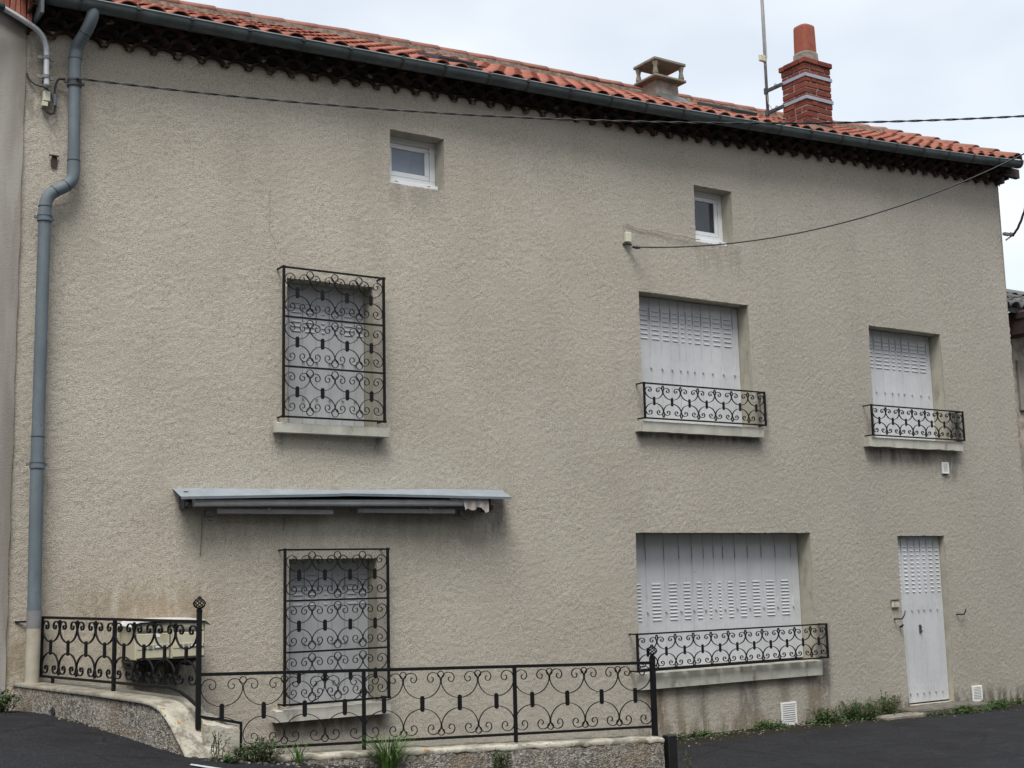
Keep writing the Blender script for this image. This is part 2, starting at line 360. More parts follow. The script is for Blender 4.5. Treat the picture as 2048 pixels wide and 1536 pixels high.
# ------------------------------------------------------------------ ground
def tps(P):
    P = np.array(P, float); n = len(P)
    def U(r2): return np.where(r2 > 1e-12, .5*r2*np.log(np.maximum(r2, 1e-12)), 0)
    d2 = ((P[:, None, :2]-P[None, :, :2])**2).sum(-1); K = U(d2)+np.eye(n)*.05
    A = np.zeros((n+3, n+3)); A[:n, :n] = K; A[:n, n] = 1; A[:n, n+1:] = P[:, :2]; A[n, :n] = 1; A[n+1:, :n] = P[:, :2].T
    w = np.linalg.solve(A, np.concatenate([P[:, 2], [0, 0, 0]]))
    def f(x, y):
        r = (x[..., None]-P[:, 0])**2+(y[..., None]-P[:, 1])**2
        return (U(r)*w[:n]).sum(-1)+w[n]+w[n+1]*x+w[n+2]*y
    return f
GP = [(2.38,-.2,-.942),(2.65,-.4,-.948),(2.86,-1,-1.01),(3.01,-1.7,-1.086),(3.155,-2.3,-1.142),(3.83,-2.5,-1.235),(4.21,-2.55,-1.285),(1.73,-3,-1.0),
      (5.5,-2.8,-1.42),(6.75,-3.05,-1.57),(7.2,-2.2,-1.66),(8,-1.65,-1.73),(9.15,0,-1.715),(7.5,0,-1.715),(12.7,-.2,-1.735),(15.2,0,-1.744),(10.8,-2.66,-1.735),(14,-3.65,-1.75),(18,-1,-1.76),
      (0,-10.9,-1.55),(5,-9,-1.7),(15,-10,-1.9),(-6,-5,-.8),(-3,0,-.7),(2,1,-.92)]
gz = tps(GP)
def ground_z(x, y): return float(gz(np.array(float(min(max(x, -6), 18))), np.array(float(min(max(y, -11), .3)))))
WC = (3.2, -2.13); WE = (6.629, -2.83)                                   # the corner and the right end of the railing
def ground():
    near = lambda a, b, s: list(np.arange(a, b, s))
    far = [1.5, 3, 6, 12, 25, 60, 150, 400, 900]
    xs = sorted([-6-f for f in far]+near(-6, 2, .4)+near(2, 10, .07)+near(10, 18.1, .3)+[18.1+f for f in far])
    ys = sorted([-11-f for f in far]+near(-11, -4, .5)+near(-4, .6, .07)+[.6+f for f in far])
    X, Y = np.meshgrid(xs, ys)
    Z = gz(np.clip(X, -6, 18), np.clip(Y, -11, .3))+np.random.uniform(-.004, .004, X.shape)
    # the sunken strip between the low wall and the house
    t = np.clip((Y-0)/(-2.13), 0, 1); left = 2.62+.58*t
    fl = -2.13+(X-3.2)*(-.7/3.43)
    ins = (X > left+.03) & (Y > fl+.02) & (X < 7.0) & (Y < 2)
    Z = np.where(ins, np.minimum(Z, -1.70), Z)
    nx = len(xs); V = np.stack([X, Y, Z], -1).reshape(-1, 3)
    F = [(j*nx+i, j*nx+i+1, (j+1)*nx+i+1, (j+1)*nx+i) for j in range(len(ys)-1) for i in range(nx-1)]
    b = MB(); b.v = [tuple(v) for v in V]; b.f = F; b.m = [0]*len(F)
    tag(b.build('ground', M['asphalt'], smooth=True), kind='structure')
ground()

# ------------------------------------------------------------------ the house: wall
WTX = [2.0, 3.117, 4.2, 5.4, 6.94, 8.24, 9.73, 13.18, 14.14, 15.41, 16.5]; WTZ = [4.62, 4.674, 4.716, 4.785, 4.862, 4.905, 4.965, 5.15, 5.218, 5.281, 5.33]
def wtop(x): return float(np.interp(x, WTX, WTZ))
LX = [2.0, 3.118, 4.093, 5.137, 6.945, 7.741, 8.781, 10.422, 12.479, 13.598, 14.542, 15.579, 16]; LZ = [4.875, 4.918, 4.947, 4.989, 5.062, 5.088, 5.124, 5.208, 5.327, 5.396, 5.465, 5.554, 5.58]
def lip(x): return float(np.interp(x, LX, LZ))
RXs = [2.0, 4.623, 6.425, 8.501, 10.068, 11.503, 12.762, 13.38, 14.486, 15.288, 15.6]; RZs = [6.07, 6.19, 6.30, 6.385, 6.425, 6.485, 6.545, 6.59, 6.665, 6.735, 6.78]
def ridge(x): return float(np.interp(x, RXs, RZs))
YE, YR = -.30, 2.0
def roofz(x, y):
    e = lip(x)-.022; r = ridge(x)-.145
    return e+(r-e)*(y-YE)/(YR-YE)
HX0, HX1 = 2.385, 15.51
house = thing('house', 'long beige roughcast house with orange tile roof and closed grey shutters', 'house', (9, 0, -1.72))
OPEN = dict(gu=(4.775, 5.66, 1.42, 2.79, .21), gl=(4.80, 5.685, -1.11, .206, .21), b2=(8.95, 10.597, 1.63, 3.095, .21), b3=(12.645, 14.02, 1.60, 3.035, .2),
            b4=(8.775, 11.403, -1.03, .44, .225), dr=(12.935, 13.812, -1.66, .40, .10), s1=(5.86, 6.47, 3.865, 4.41, .2), s2=(9.835, 10.41, 3.775, 4.445, .21))
def facade():
    def fill(cuts, step):
        o = []; idx = {}
        for a, b in zip(cuts[:-1], cuts[1:]):
            n = max(1, int(round((b-a)/step))); idx[a] = len(o); o += list(np.linspace(a, b, n, endpoint=False))
        idx[cuts[-1]] = len(o); o.append(cuts[-1]); return np.array(o), idx
    xc = sorted({HX0, HX1, *[v for o in OPEN.values() for v in o[:2]]}); zc = sorted({-2.1, 4.5, *[v for o in OPEN.values() for v in o[2:4]]})
    xs, xi = fill(xc, .0145); zs, zi = fill(zc, .0145)
    ztop = np.linspace(0, 1, 40)[1:]
    nx = len(xs); W = np.interp(xs, WTX, WTZ)+.06
    Z = np.concatenate([np.repeat(zs[:, None], nx, 1), zs[-1]+(W[None, :]-zs[-1])*ztop[:, None]], 0); nz_ = Z.shape[0]
    X = np.repeat(xs[None, :], nz_, 0).copy()
    R = np.random.rand(nz_, nx)
    B = R.copy(); B[1:-1, 1:-1] = (R[1:-1, 1:-1]*2+R[:-2, 1:-1]+R[2:, 1:-1]+R[1:-1, :-2]+R[1:-1, 2:])/6
    Y = -.0048*np.clip((.55*B+.45*R-.2)/.6, 0, 1)
    Y += .012*np.sin(X*1.1+.4)*np.sin(Z*.9+1)+.006*np.sin(X*3.1+Z*2.3)
    edge = np.zeros_like(X, bool)
    for (x0, x1, z0, z1, d) in OPEN.values():
        i0, i1, j0, j1 = xi[x0], xi[x1], zi[z0], zi[z1]
        for sl in ((slice(j0, j1+1), i0), (slice(j0, j1+1), i1), (j0, slice(i0, i1+1)), (j1, slice(i0, i1+1))): edge[sl] = True
    X[edge] += np.random.uniform(-.004, .004, edge.sum()); Z[edge] += np.random.uniform(-.004, .004, edge.sum())
    X[:, -1] += np.random.uniform(-.012, .012, nz_)
    keep = np.ones((nz_-1, nx-1), bool)
    for (x0, x1, z0, z1, d) in OPEN.values(): keep[zi[z0]:zi[z1], xi[x0]:xi[x1]] = False
    V = np.stack([X, Y, Z], -1).reshape(-1, 3); jj, ii = np.nonzero(keep); a = jj*nx+ii
    F = np.stack([a, a+1, a+1+nx, a+nx], -1)
    V = [tuple(v) for v in V.tolist()]; F = [tuple(f) for f in F.tolist()]; mi = [0]*len(F)
    # reveals
    for (x0, x1, z0, z1, d) in OPEN.values():
        i0, i1, j0, j1 = xi[x0], xi[x1], zi[z0], zi[z1]
        loop = [(j0, i) for i in range(i0, i1)]+[(j, i1) for j in range(j0, j1)]+[(j1, i) for i in range(i1, i0, -1)]+[(j, i0) for j in range(j1, j0, -1)]
        b = len(V); n = len(loop)
        for (j, i) in loop: V.append((float(X[j, i]), float(Y[j, i]), float(Z[j, i])))
        cl = lambda j, i: (x0 if i == i0 else x1 if i == i1 else float(xs[i]), z0 if j == j0 else z1 if j == j1 else float(zs[j]))
        for yy in (.016, .016, d+.03):
            for (j, i) in loop: cx_, cz_ = cl(j, i); V.append((cx_, yy, cz_))
        for q in range(n):
            F.append((b+q, b+(q+1) % n, b+n+(q+1) % n, b+n+q)); mi.append(0)
            F.append((b+2*n+q, b+2*n+(q+1) % n, b+3*n+(q+1) % n, b+3*n+q)); mi.append(1)
    # right gable end, back and left ends of the house
    b = len(V); zt = wtop(HX1)+.06
    V += [(HX1, 0, -2.1), (HX1, 4.3, -2.1), (HX1, 4.3, zt), (HX1, 2.0, 6.55), (HX1, 0, zt), (HX0, 0, -2.1), (HX0, 4.3, -2.1), (HX0, 4.3, 4.66), (HX0, 2, 5.95), (HX0, 0, 4.66)]
    F += [(b, b+1, b+2, b+3, b+4), (b+5, b+9, b+8, b+7, b+6), (b+1, b+6, b+7, b+2)]; mi += [0]*3
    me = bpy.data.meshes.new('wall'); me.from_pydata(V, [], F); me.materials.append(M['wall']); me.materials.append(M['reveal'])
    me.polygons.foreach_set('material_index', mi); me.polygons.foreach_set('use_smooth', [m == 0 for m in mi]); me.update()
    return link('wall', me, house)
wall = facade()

# ------------------------------------------------------------------ roof
def roof_frame(x, y):
    e = 1e-3
    ux = Vector((1, 0, (roofz(x+.2, y)-roofz(x-.2, y))/.4)).normalized(); uy = Vector((0, 1, (roofz(x, y+.1)-roofz(x, y-.1))/.2)).normalized()
    n = ux.cross(uy).normalized(); uy = n.cross(ux)
    return ux, uy, n
def fm(ux, uy, n, o): return Matrix(((ux.x, uy.x, n.x, o.x), (ux.y, uy.y, n.y, o.y), (ux.z, uy.z, n.z, o.z), (0, 0, 0, 1)))
def barrel(L, r0, r1, th, seg=7, a0=0.0, fl=.82):
    """half-round clay tile along +y, arch upward; r0 at the lower (front) end"""
    b = MB(); V = []
    for y, r in ((0, r0), (L, r1)):
        for rr in (r, r-th):
            for k in range(seg+1):
                a = a0+(math.pi-2*a0)*k/seg; V.append((rr*math.cos(a), y, rr*math.sin(a)*fl))
    n = seg+1; F = []
    for k in range(seg):
        F += [(k, k+1, 2*n+k+1, 2*n+k), (n+k+1, n+k, 3*n+k, 3*n+k+1), (k+1, k, n+k, n+k+1), (2*n+k, 2*n+k+1, 3*n+k+1, 3*n+k)]
    F += [(0, 2*n, 3*n, n), (seg, n+seg, 3*n+seg, 2*n+seg)]
    b.add(V, F); return b
PITCHX = .222; NR = 7
SL = math.hypot(YR-YE, 6.45-5.1)/NR
roofbase = MB()
cols = [HX0+.12+PITCHX*i for i in range(60) if HX0+.12+PITCHX*i < 15.56]
for r in range(NR):                                                    # the hollow under-tiles, one stepped sheet
    y0 = YE+(YR-YE)*r/NR-(.01 if r else 0); y1 = YE+(YR-YE)*(r+1)/NR+.03
    for i in range(len(cols)+1):
        xc = HX0+.01+PITCHX*i; pr = []
        for k in range(6):
            u = -1+2*k/5; pr.append((xc+u*.105, .028-.042*(1-u*u)))
        V = [(x, y0, roofz(min(x, 15.6), y0)+h+.022) for x, h in pr]+[(x, y1, roofz(min(x, 15.6), y1)+h) for x, h in pr]
        V += [(x, y0, roofz(min(x, 15.6), y0)+h) for x, h in pr]
        roofbase.add(V, [(k, k+1, 7+k, 6+k) for k in range(5)]+[(12+k, 13+k, k+1, k) for k in range(5)])
roofbase.add([(HX0, YE+.02, roofz(HX0, YE)-.07), (15.55, YE+.02, roofz(15.55, YE)-.07), (15.55, YR, roofz(15.55, YR)-.07), (HX0, YR, roofz(HX0, YR)-.07), (15.55, 4.5, roofz(15.55, YE)-.07), (HX0, 4.5, roofz(HX0, YE)-.07)], [(0, 1, 2, 3), (3, 2, 4, 5)])
roof = roofbase.build('roof', M['tile'], house, smooth=True)
tile_me = barrel(SL+.07, .10, .084, .016, fl=.70).mesh('roof_tile', M['tile'], True)
rest = MB(); cnt = 0
ROOF_HOLES = [(11.86, 12.42, -.02, .58), (10.36, 10.78, 1.2, 1.55)]
SKY = [(10.83, 11.28, .42, 1.02), (6.40, 6.86, -.02, .40)]
for r in range(NR):
    for i, xc in enumerate(cols):
        y = YE-.02+(YR-YE)*r/NR+rnd(-.012, .012)
        if any(h[0]-.06 < xc < h[1]+.06 and h[2]-.3 < y < h[3]-.12 for h in ROOF_HOLES+SKY): continue
        x = xc+rnd(-.008, .008); ux, uy, n = roof_frame(min(x, 15.5), y)
        a = rnd(-.02, .02); ux2 = (ux*math.cos(a)+uy*math.sin(a)); uy2 = n.cross(ux2)
        uy2 = (uy2-n*.045).normalized(); n2 = ux2.cross(uy2)
        o = Vector((x, y, roofz(min(x, 15.6), y)))+n*.03
        m = fm(ux2, uy2, n2, o)
        if cnt < 298: link('roof_tile', tile_me, roof, mat=m); cnt += 1
        else:
            b = barrel(SL+.07, .10, .084, .016, fl=.70); rest.add([m @ Vector(v) for v in b.v], b.f)
tag(rest.build('roof_tiles', M['tile'], roof, smooth=True), kind='stuff')
rt = barrel(.46, .132, .122, .016, 8, .1).mesh('ridge_tile', M['ridge'], True)
x = HX0-.05
while x < 15.45:
    s = Vector((1, 0, (ridge(x+.5)-ridge(x))/.5)).normalized(); n = Vector((-s.z, 0, s.x))
    link('ridge_tile', rt, roof, mat=fm(Vector((0, 1, 0)), -s, n, Vector((x+.43, YR, ridge(x)-.062+rnd(0, .006))))); x += .40
bed = MB()                                                             # mortar bedding under the ridge
xs_ = np.linspace(HX0, 15.5, 90)
V = []
for x in xs_: V += [(x, YR-.15-rnd(0, .03), roofz(x, YR-.15)+.02+rnd(0, .02)), (x, YR-.128, ridge(x)-.065+rnd(-.01, .01)), (x, YR+.1, ridge(x)-.05)]
bed.add(V, [(3*i+k, 3*i+3+k, 3*i+4+k, 3*i+1+k) for i in range(89) for k in range(2)])
bed.build('ridge_mortar', M['bedm'], roof)
vt = barrel(.46, .115, .098, .016, 8, .1).mesh('verge_tile', M['ridge'], True)
for i in range(7):                                                     # capping tiles down the right verge
    y = YE-.02+i*(YR-YE)/7; ux, uy, n = roof_frame(15.45, y); uy2 = (uy-n*.05).normalized()
    link('verge_tile', vt, roof, mat=fm(ux, uy2, ux.cross(uy2), Vector((15.53, y, roofz(15.5, y)+.06))))
# eave cornice: three stepped courses of half-round tiles
cornice = MB()
NCX = np.linspace(HX0+.02, HX1, 60)
CR = [(-.045, .0), (-.125, .075), (-.205, .15)]
for k, (yf, dz) in enumerate(CR):
    for a, b in zip(NCX[:-1], NCX[1:]):
        for_z = lambda x, h: wtop(x)+dz+h
        y0 = yf+.11; h0, h1 = (-.005 if k else .05), .082
        cornice.add([(a, y0, for_z(a, h0)), (b, y0, for_z(b, h0)), (b, y0, for_z(b, h1)), (a, y0, for_z(a, h1)), (a, .1, for_z(a, h0)), (b, .1, for_z(b, h0)), (b, .1, for_z(b, h1)), (a, .1, for_z(a, h1))],
                    [(0, 1, 2, 3), (0, 4, 5, 1), (3, 2, 6, 7)])
corn = cornice.build('cornice', M['dmortar'], house)  # shade inside the tile arches is put into this dark mortar colour
et = barrel(.24, .112, .106, .030, 8, fl=.74).mesh('eave_tile', M['old'], True)
mort = MB()
for k, (yf, dz) in enumerate(CR):
    x = HX0+.1+(.11 if k % 2 else 0)
    while x < HX1+(.06 if k else 0):
        sl = (wtop(x+.3)-wtop(x-.3))/.6; a = math.atan(sl)+rnd(-.03, .03)
        link('eave_tile', et, corn, loc=(x+rnd(-.008, .008), yf+rnd(-.012, .012), wtop(x)+dz-.012+rnd(-.005, .006)), rot=(rnd(-.02, .02), -a, rnd(-.03, .03)))
        if k == 0 or random.random() < .35:                            # lumps of mortar squeezed out at the springing
            w = rnd(.02, .045); h = rnd(.015, .04)
            mort.add([(x+.11-w, yf+.002, wtop(x)+dz), (x+.11+w, yf+.002, wtop(x)+dz+.004), (x+.11+w*.6, yf-.008, wtop(x)+dz-h*.4), (x+.11-w*.5, yf-.008, wtop(x)+dz-h), (x+.11, yf+.004, wtop(x)+dz+h)], [(0, 3, 2, 1), (0, 1, 4)])
        x += .222
tag(mort.build('mortar_lumps', M['lump'], corn), kind='stuff')
# right-hand return of the cornice and the board under the gutter end
b = MB(); z = wtop(15.5)
b.bbox(15.47, 15.56, -.20, .5, z+.13, z+.24); b.bbox(15.44, 15.50, -.12, .5, z+.0, z+.13)
b.build('cornice_end', M['dmortar'], house)
b = MB(); b.bbox(15.45, 15.78, -.17, -.10, z+.10, z+.23); b.build('eave_board', M['wood'], house)
# gutter
g = MB(); GR = .072; GY = -.36+GR
gx = list(np.linspace(2.46, 15.62, 60)); ng = 11; V = []
for x in gx:
    z = lip(x)
    for rr in (GR, GR-.006):
        for k in range(ng): a = math.pi+math.pi*k/(ng-1); V.append((x, GY+rr*math.cos(a), z+rr*math.sin(a)*1.15))
N2 = 2*ng
for i in range(len(gx)-1):
    for k in range(ng-1):
        g.f += [(i*N2+k, (i+1)*N2+k, (i+1)*N2+k+1, i*N2+k+1), (i*N2+ng+k+1, (i+1)*N2+ng+k+1, (i+1)*N2+ng+k, i*N2+ng+k)]
g.v = V; g.m = [0]*len(g.f)
for i in (0, len(gx)-1): g.f.append(tuple(i*N2+k for k in range(ng))); g.m.append(0)
gutter = g.build('gutter', M['zinc'], house, smooth=True)
q = MB(); q.tube([(x, GY-GR, lip(x)+.004) for x in gx], .009, 6); q.build('bead', M['bead'], gutter, smooth=True)
bk = MB()
for k in range(12):
    a = math.pi*1.0+math.pi*k/11
    if k < 11:
        a2 = math.pi+math.pi*(k+1)/11; r = GR+.004
        bk.add([(-.014, r*math.cos(a), r*math.sin(a)*1.15), (.014, r*math.cos(a), r*math.sin(a)*1.15), (.014, r*math.cos(a2), r*math.sin(a2)*1.15), (-.014, r*math.cos(a2), r*math.sin(a2)*1.15)], [(0, 1, 2, 3)])
bk.box(-.016, .016, -GR-.016, -GR+.012, -.016, .016); bk.box(-.014, .014, -GR, GR+.03, -.002, .006)
bkm = bk.mesh('bracket', M['dgrey'])
x = 2.75
while x < 15.6: link('bracket', bkm, gutter, loc=(x, GY, lip(x))); x += rnd(.46, .56)
# ------------------------------------------------------------------ chimneys, skylights
def brick_chimney(cx, cy, w, d, ztop_):
    core = MB(); m = .012
    core.box(cx+m, cx+w-m, cy+m, cy+d-m, 5.2, ztop_-.01)
    ch = core.build('chimney', M['mortar'], house); tag(ch, 'red brick chimney stack with steel bands and clay pot')
    hc = .079; n = 13; z = ztop_-.065
    bm_cache = {}
    def brick(x0, x1, y0, y1, z0, z1):
        key = (round(x1-x0, 3), round(y1-y0, 3), round(z1-z0, 3))
        if key not in bm_cache:
            q = MB(); q.bbox(-key[0]/2, key[0]/2, -key[1]/2, key[1]/2, -key[2]/2, key[2]/2, .006); bm_cache[key] = q.mesh('brick', M['brick'])
        link('brick', bm_cache[key], ch, loc=((x0+x1)/2+rnd(-.007, .007), (y0+y1)/2+rnd(-.007, .007), (z0+z1)/2+rnd(-.002, .002)), rot=(rnd(-.015, .015), rnd(-.02, .02), rnd(-.03, .03)))
    for c in range(n):
        e = .026 if c == 0 else 0; x0, x1, y0, y1 = cx-e, cx+w+e, cy-e, cy+d+e; t = .1; z0, z1 = z, z+hc-.014
        W = x1-x0; Dp = y1-y0
        if c % 2 == 0:
            f = [0, .5, 1]; s = [t, t+(Dp-2*t)*.5, Dp-t]
            runs_x = [(x0+W*a+.005, x0+W*b_-.005) for a, b_ in zip(f[:-1], f[1:])]; runs_y = [(y0+a+.005, y0+b_-.005) for a, b_ in zip(s[:-1], s[1:])]
        else:
            f = [t/W, t/W+(1-2*t/W)*.4, 1-t/W]; s = [0, Dp*.5, Dp]
            runs_x = [(x0+W*a+.005, x0+W*b_-.005) for a, b_ in zip(f[:-1], f[1:])]; runs_y = [(y0+a+.005, y0+b_-.005) for a, b_ in zip(s[:-1], s[1:])]
        for a, b_ in runs_x: brick(a, b_, y0, y0+t, z0, z1); brick(a, b_, y1-t, y1, z0, z1)
        for a, b_ in runs_y: brick(x0, x0+t, a, b_, z0, z1); brick(x1-t, x1, a, b_, z0, z1)
        z -= hc
    for zb in (6.245, 5.945):
        q = MB(); e = .012; hh = .022
        for (a, b_, c_, d_) in ((cx-e, cx+w+e, cy-e, cy-e+.006), (cx-e, cx-e+.006, cy-e+.007, cy+d*.93), (cx+w+e-.006, cx+w+e, cy-e+.007, cy+d+e)): q.box(a, b_, c_, d_, zb-hh, zb+hh)
        q.build('band', M['band'], ch)
    fl = MB(); fl.box(cx-.03, cx+w+.04, cy-.05, cy+d+.05, 5.25, roofz(cx, cy)+.10); fl.box(cx-.03, cx+w+.12, cy-.14, cy-.02, 5.30, roofz(cx, cy)+.03)
    fl.build('flashing', M['cement'], ch)
    # the pot: a rounded square clay flue on a cement collar
    def rsq(hw, z, n=16, p=4):
        o = []
        for k in range(n):
            a = 2*math.pi*(k+.5)/n; c, s_ = math.cos(a), math.sin(a); r = hw/((abs(c)**p+abs(s_)**p)**(1/p)); o.append((px+r*c, py+r*s_, z))
        return o
    px, py = cx+w*.5, cy+d*.46
    for nm, prof, mt in (('chimney_pot', ((.125, ztop_+.12), (.122, ztop_+.35), (.118, ztop_+.50), (.108, ztop_+.525), (.085, ztop_+.525), (.085, ztop_+.4)), M['pot']), ('pot_collar', ((.135, ztop_-.02), (.142, ztop_+.05), (.138, ztop_+.13), (.127, ztop_+.155)), M['cement'])):
        q = MB(); V = [v for h, z_ in prof for v in rsq(h, z_)]; L = len(prof)
        q.add(V, [(i*16+k, i*16+(k+1) % 16, (i+1)*16+(k+1) % 16, (i+1)*16+k) for i in range(L-1) for k in range(16)]+[tuple((L-1)*16+k for k in range(16))]); q.build(nm, mt, ch, smooth=False)
    return ch
BC = (11.90, .12, .47, .42, 6.47)
brick_chimney(*BC)
def cap_chimney(cx, cy, w, d):
    zb = roofz(cx, cy)
    q = MB()
    e = .03; z0, z1 = zb-.5, zb+.34
    q.add([(cx-e, cy-e, z0), (cx+w+e, cy-e, z0), (cx+w+e, cy+d+e, z0), (cx-e, cy+d+e, z0), (cx, cy, z1), (cx+w, cy, z1), (cx+w, cy+d, z1), (cx, cy+d, z1)], [(0, 1, 5, 4), (1, 2, 6, 5), (2, 3, 7, 6), (3, 0, 4, 7), (4, 5, 6, 7)])
    ch = q.build('chimney', M['cement'], house); tag(ch, 'low cement chimney with flat cap on four balusters')
    s = .085; lo = z1; hi = lo+.185
    for nm, a, b_ in (('base_slab', lo, lo+.035), ('cap_slab', hi+.035, hi+.075)):
        q = MB(); q.bbox(cx-s, cx+w+s, cy-s, cy+d+s, a, b_, .008); q.build(nm, M['slab'], ch)
    q = MB(); pr = [(.034, 0), (.04, .03), (.026, .10), (.026, .11), (.04, .17), (.036, .185)]
    q.lathe([(r, z) for r, z in pr], 0, 0, 8); bm = q.mesh('baluster', M['slab'], True)
    for x in (cx-.035, cx+w+.035):
        for y in (cy-.035, cy+d+.035): link('baluster', bm, ch, loc=(x, y, lo+.035))
    q = MB(); q.lathe([(.11, lo+.03), (.105, lo+.07)], cx+w/2, cy+d/2, 14); q.build('flue_rim', M['slab'], ch)
    q = MB(); q.add([(cx-.07, cy-.22, roofz(cx, cy-.2)+.075), (cx+w+.07, cy-.22, roofz(cx+w, cy-.2)+.075), (cx+w+.05, cy-.035, zb+.15), (cx-.05, cy-.035, zb+.15)], [(0, 1, 2, 3)]); q.build('flashing', M['zinc'], ch)
cap_chimney(10.40, 1.26, .36, .27)
def skylight(x0, x1, y0, y1, h, label):
    def P(x, y, n_): ux, uy, n = roof_frame(x, y); return Vector((x, y, roofz(x, y)))+n*n_
    q = MB()
    def slab(mb, a, b, c, d, lo, hi):
        V = [P(x, y, k) for k in (lo, hi) for x, y in ((a, c), (b, c), (b, d), (a, d))]
        mb.add(V, [(3, 2, 1, 0), (4, 5, 6, 7), (0, 1, 5, 4), (1, 2, 6, 5), (2, 3, 7, 6), (3, 0, 4, 7)])
    slab(q, x0-.05, x1+.05, y0-.10, y1+.03, -.03, .075)
    sk = q.build('skylight', M['zinc'], house); tag(sk, label)
    f = MB(); w = .045
    for a in ((x0, x1, y0, y0+w), (x0, x1, y1-w, y1), (x0, x0+w, y0+w, y1-w), (x1-w, x1, y0+w, y1-w)): slab(f, *a, .076, h)
    f.build('frame', M['dgrey'], sk); f = MB(); slab(f, x0+w, x1-w, y0+w, y1-w, .077, h-.02); f.build('pane', M['glass'], sk)
skylight(*SKY[0], .125, 'grey framed roof window below the low chimney'); skylight(*SKY[1], .115, 'narrow grey roof window behind the gutter')

# ------------------------------------------------------------------ sills, shutters, windows, door
def sill(x0, x1, yf, yb, z0, z1, slope=.012, rough=0):
    n = 24; V = []; q = MB()
    for i in range(n+1):
        x = x0+(x1-x0)*i/n; zb = z0+(rnd(-rough, rough) if rough else 0)
        V += [(x, yf, zb), (x, yf-.004, z1-slope), (x, yf+.012, z1-slope+.006), (x, yb, z1), (x, yb, z0)]
    F = [(5*i+k, 5*i+5+k, 5*i+5+(k+1) % 5, 5*i+(k+1) % 5) for i in range(n) for k in range(5)]+[(4, 3, 2, 1, 0), tuple(5*n+k for k in range(5))]
    q.add(V, F); return q.build('window_sill', M['sill'], house)
sill(4.635, 5.775, -.10, .24, 1.338, 1.432); sill(4.64, 5.765, -.10, .24, -1.205, -1.100)
sill(8.82, 10.64, -.10, .24, 1.525, 1.645, rough=.003); sill(12.42, 14.2, -.10, .23, 1.492, 1.612, rough=.006); sill(8.70, 11.42, -.06, .25, -1.195, -1.022)

LOUVRE = {}
def louvre_mesh(w, n, pitch, rust):
    key = (round(w, 2), n, round(pitch, 3))
    if key not in LOUVRE:
        q = MB()
        for i in range(n):
            z = -i*pitch; h = .017
            q.add([(-w/2, 0, z+h), (w/2, 0, z+h), (w/2, -.008, z), (-w/2, -.008, z), (-w/2, 0, z), (w/2, 0, z)], [(0, 3, 2, 1), (0, 4, 3), (1, 2, 5), (3, 4, 5, 2)])
            q.add([(-w/2, -.0015, z), (w/2, -.0015, z), (w/2, -.0015, z-.007), (-w/2, -.0015, z-.007)], [(0, 3, 2, 1)], 1)
        LOUVRE[key] = q.mesh('louvres', [M['shutter'], M['lslit']])
    return LOUVRE[key]
def shutter(label, xs, z0, z1, y, lw, lz, n, pitch, pins, hinge=(.5, .5), upper=None, name='shutter'):
    """folding metal shutter: xs are the leaf edges, lw the louvre widths"""
    q = MB(); q.box(xs[0]-.02, xs[-1]+.02, y+.022, y+.032, z0, z1)
    sh = q.build(name, M['grey'], house); tag(sh, label)
    for i, (a, b) in enumerate(zip(xs[:-1], xs[1:])):
        q = MB(); off = rnd(-.002, .002); r = .0012
        q.bbox(a+r, b-r, y+off, y+off+.02, z0+.008, z1, .003)
        q.bbox(a+r+.004, a+r+.016, y+off-.0025, y+off, z0+.01, z1-.004, .001); q.bbox(b-r-.016, b-r-.004, y+off-.0025, y+off, z0+.01, z1-.004, .001)
        q.build('leaf', M['shutter'], sh)
        w = lw[i]
        if w > .015: tag(link('louvres', louvre_mesh(w, n, pitch, 0), sh, loc=((a+b)/2+.004, y+off-.0005, lz)), kind='stuff')
    q = MB()
    for i, x in enumerate(xs[1:-1]):
        for z in pins: q.bbox(x-.008, x+.008, y-.011, y, z-.05, z+.05, .002); q.box(x-.004, x+.012, y-.02, y-.011, z-.055, z-.035)
    tag(q.build('hinges', M['shutter'], sh), kind='stuff')
    if upper is not None:
        q = MB()
        for x in xs[1:-1]: q.bbox(x-.004, x+.004, y-.010, y, upper-.07, upper+.07, .002)
        tag(q.build('hinge_pins', M['lslit'], sh), kind='stuff')
    return sh
S1 = [4.775, 4.87, 4.995, 5.2, 5.346, 5.478, 5.622, 5.66]
shutter('folding grey shutter behind the tall upper grille', [4.778, 4.87, 5.01, 5.15, 5.285, 5.42, 5.55, 5.657], 1.425, 2.79, .18, [.05, .09, .09, .03, .03, .09, .06], 2.60, 7, .045, (1.75, 2.1, ), upper=2.5)
shutter('folding grey shutter behind the tall lower grille', [4.803, 4.89, 5.03, 5.17, 5.31, 5.44, 5.575, 5.682], -1.10, .205, .18, [.05, .09, .09, .03, .03, .09, .06], .06, 7, .045, (-.75, -.5), upper=0)
shutter('wide upper folding shutter with louvre slits above the balcony rail', [8.955, 9.10, 9.265, 9.41, 9.55, 9.665, 9.775, 9.885, 10.03, 10.18, 10.35, 10.50, 10.592][0:1]+[9.07, 9.24, 9.40, 9.545, 9.67, 9.775, 9.88, 10.01, 10.155, 10.325, 10.50, 10.592], 1.64, 3.09, .19,
        [.06, .10, .10, .085, .075, .04, .04, .075, .085, .10, .11, .0], 2.93, 7, .053, (2.33,), upper=2.90)
shutter('right upper folding shutter with louvre slits', [12.65, 12.76, 12.92, 13.08, 13.22, 13.335, 13.45, 13.60, 13.77, 13.93, 14.015], 1.605, 3.03, .18, [.05, .10, .11, .10, .05, .05, .10, .12, .11, .0], 2.88, 8, .0485, (2.28,), upper=2.86)
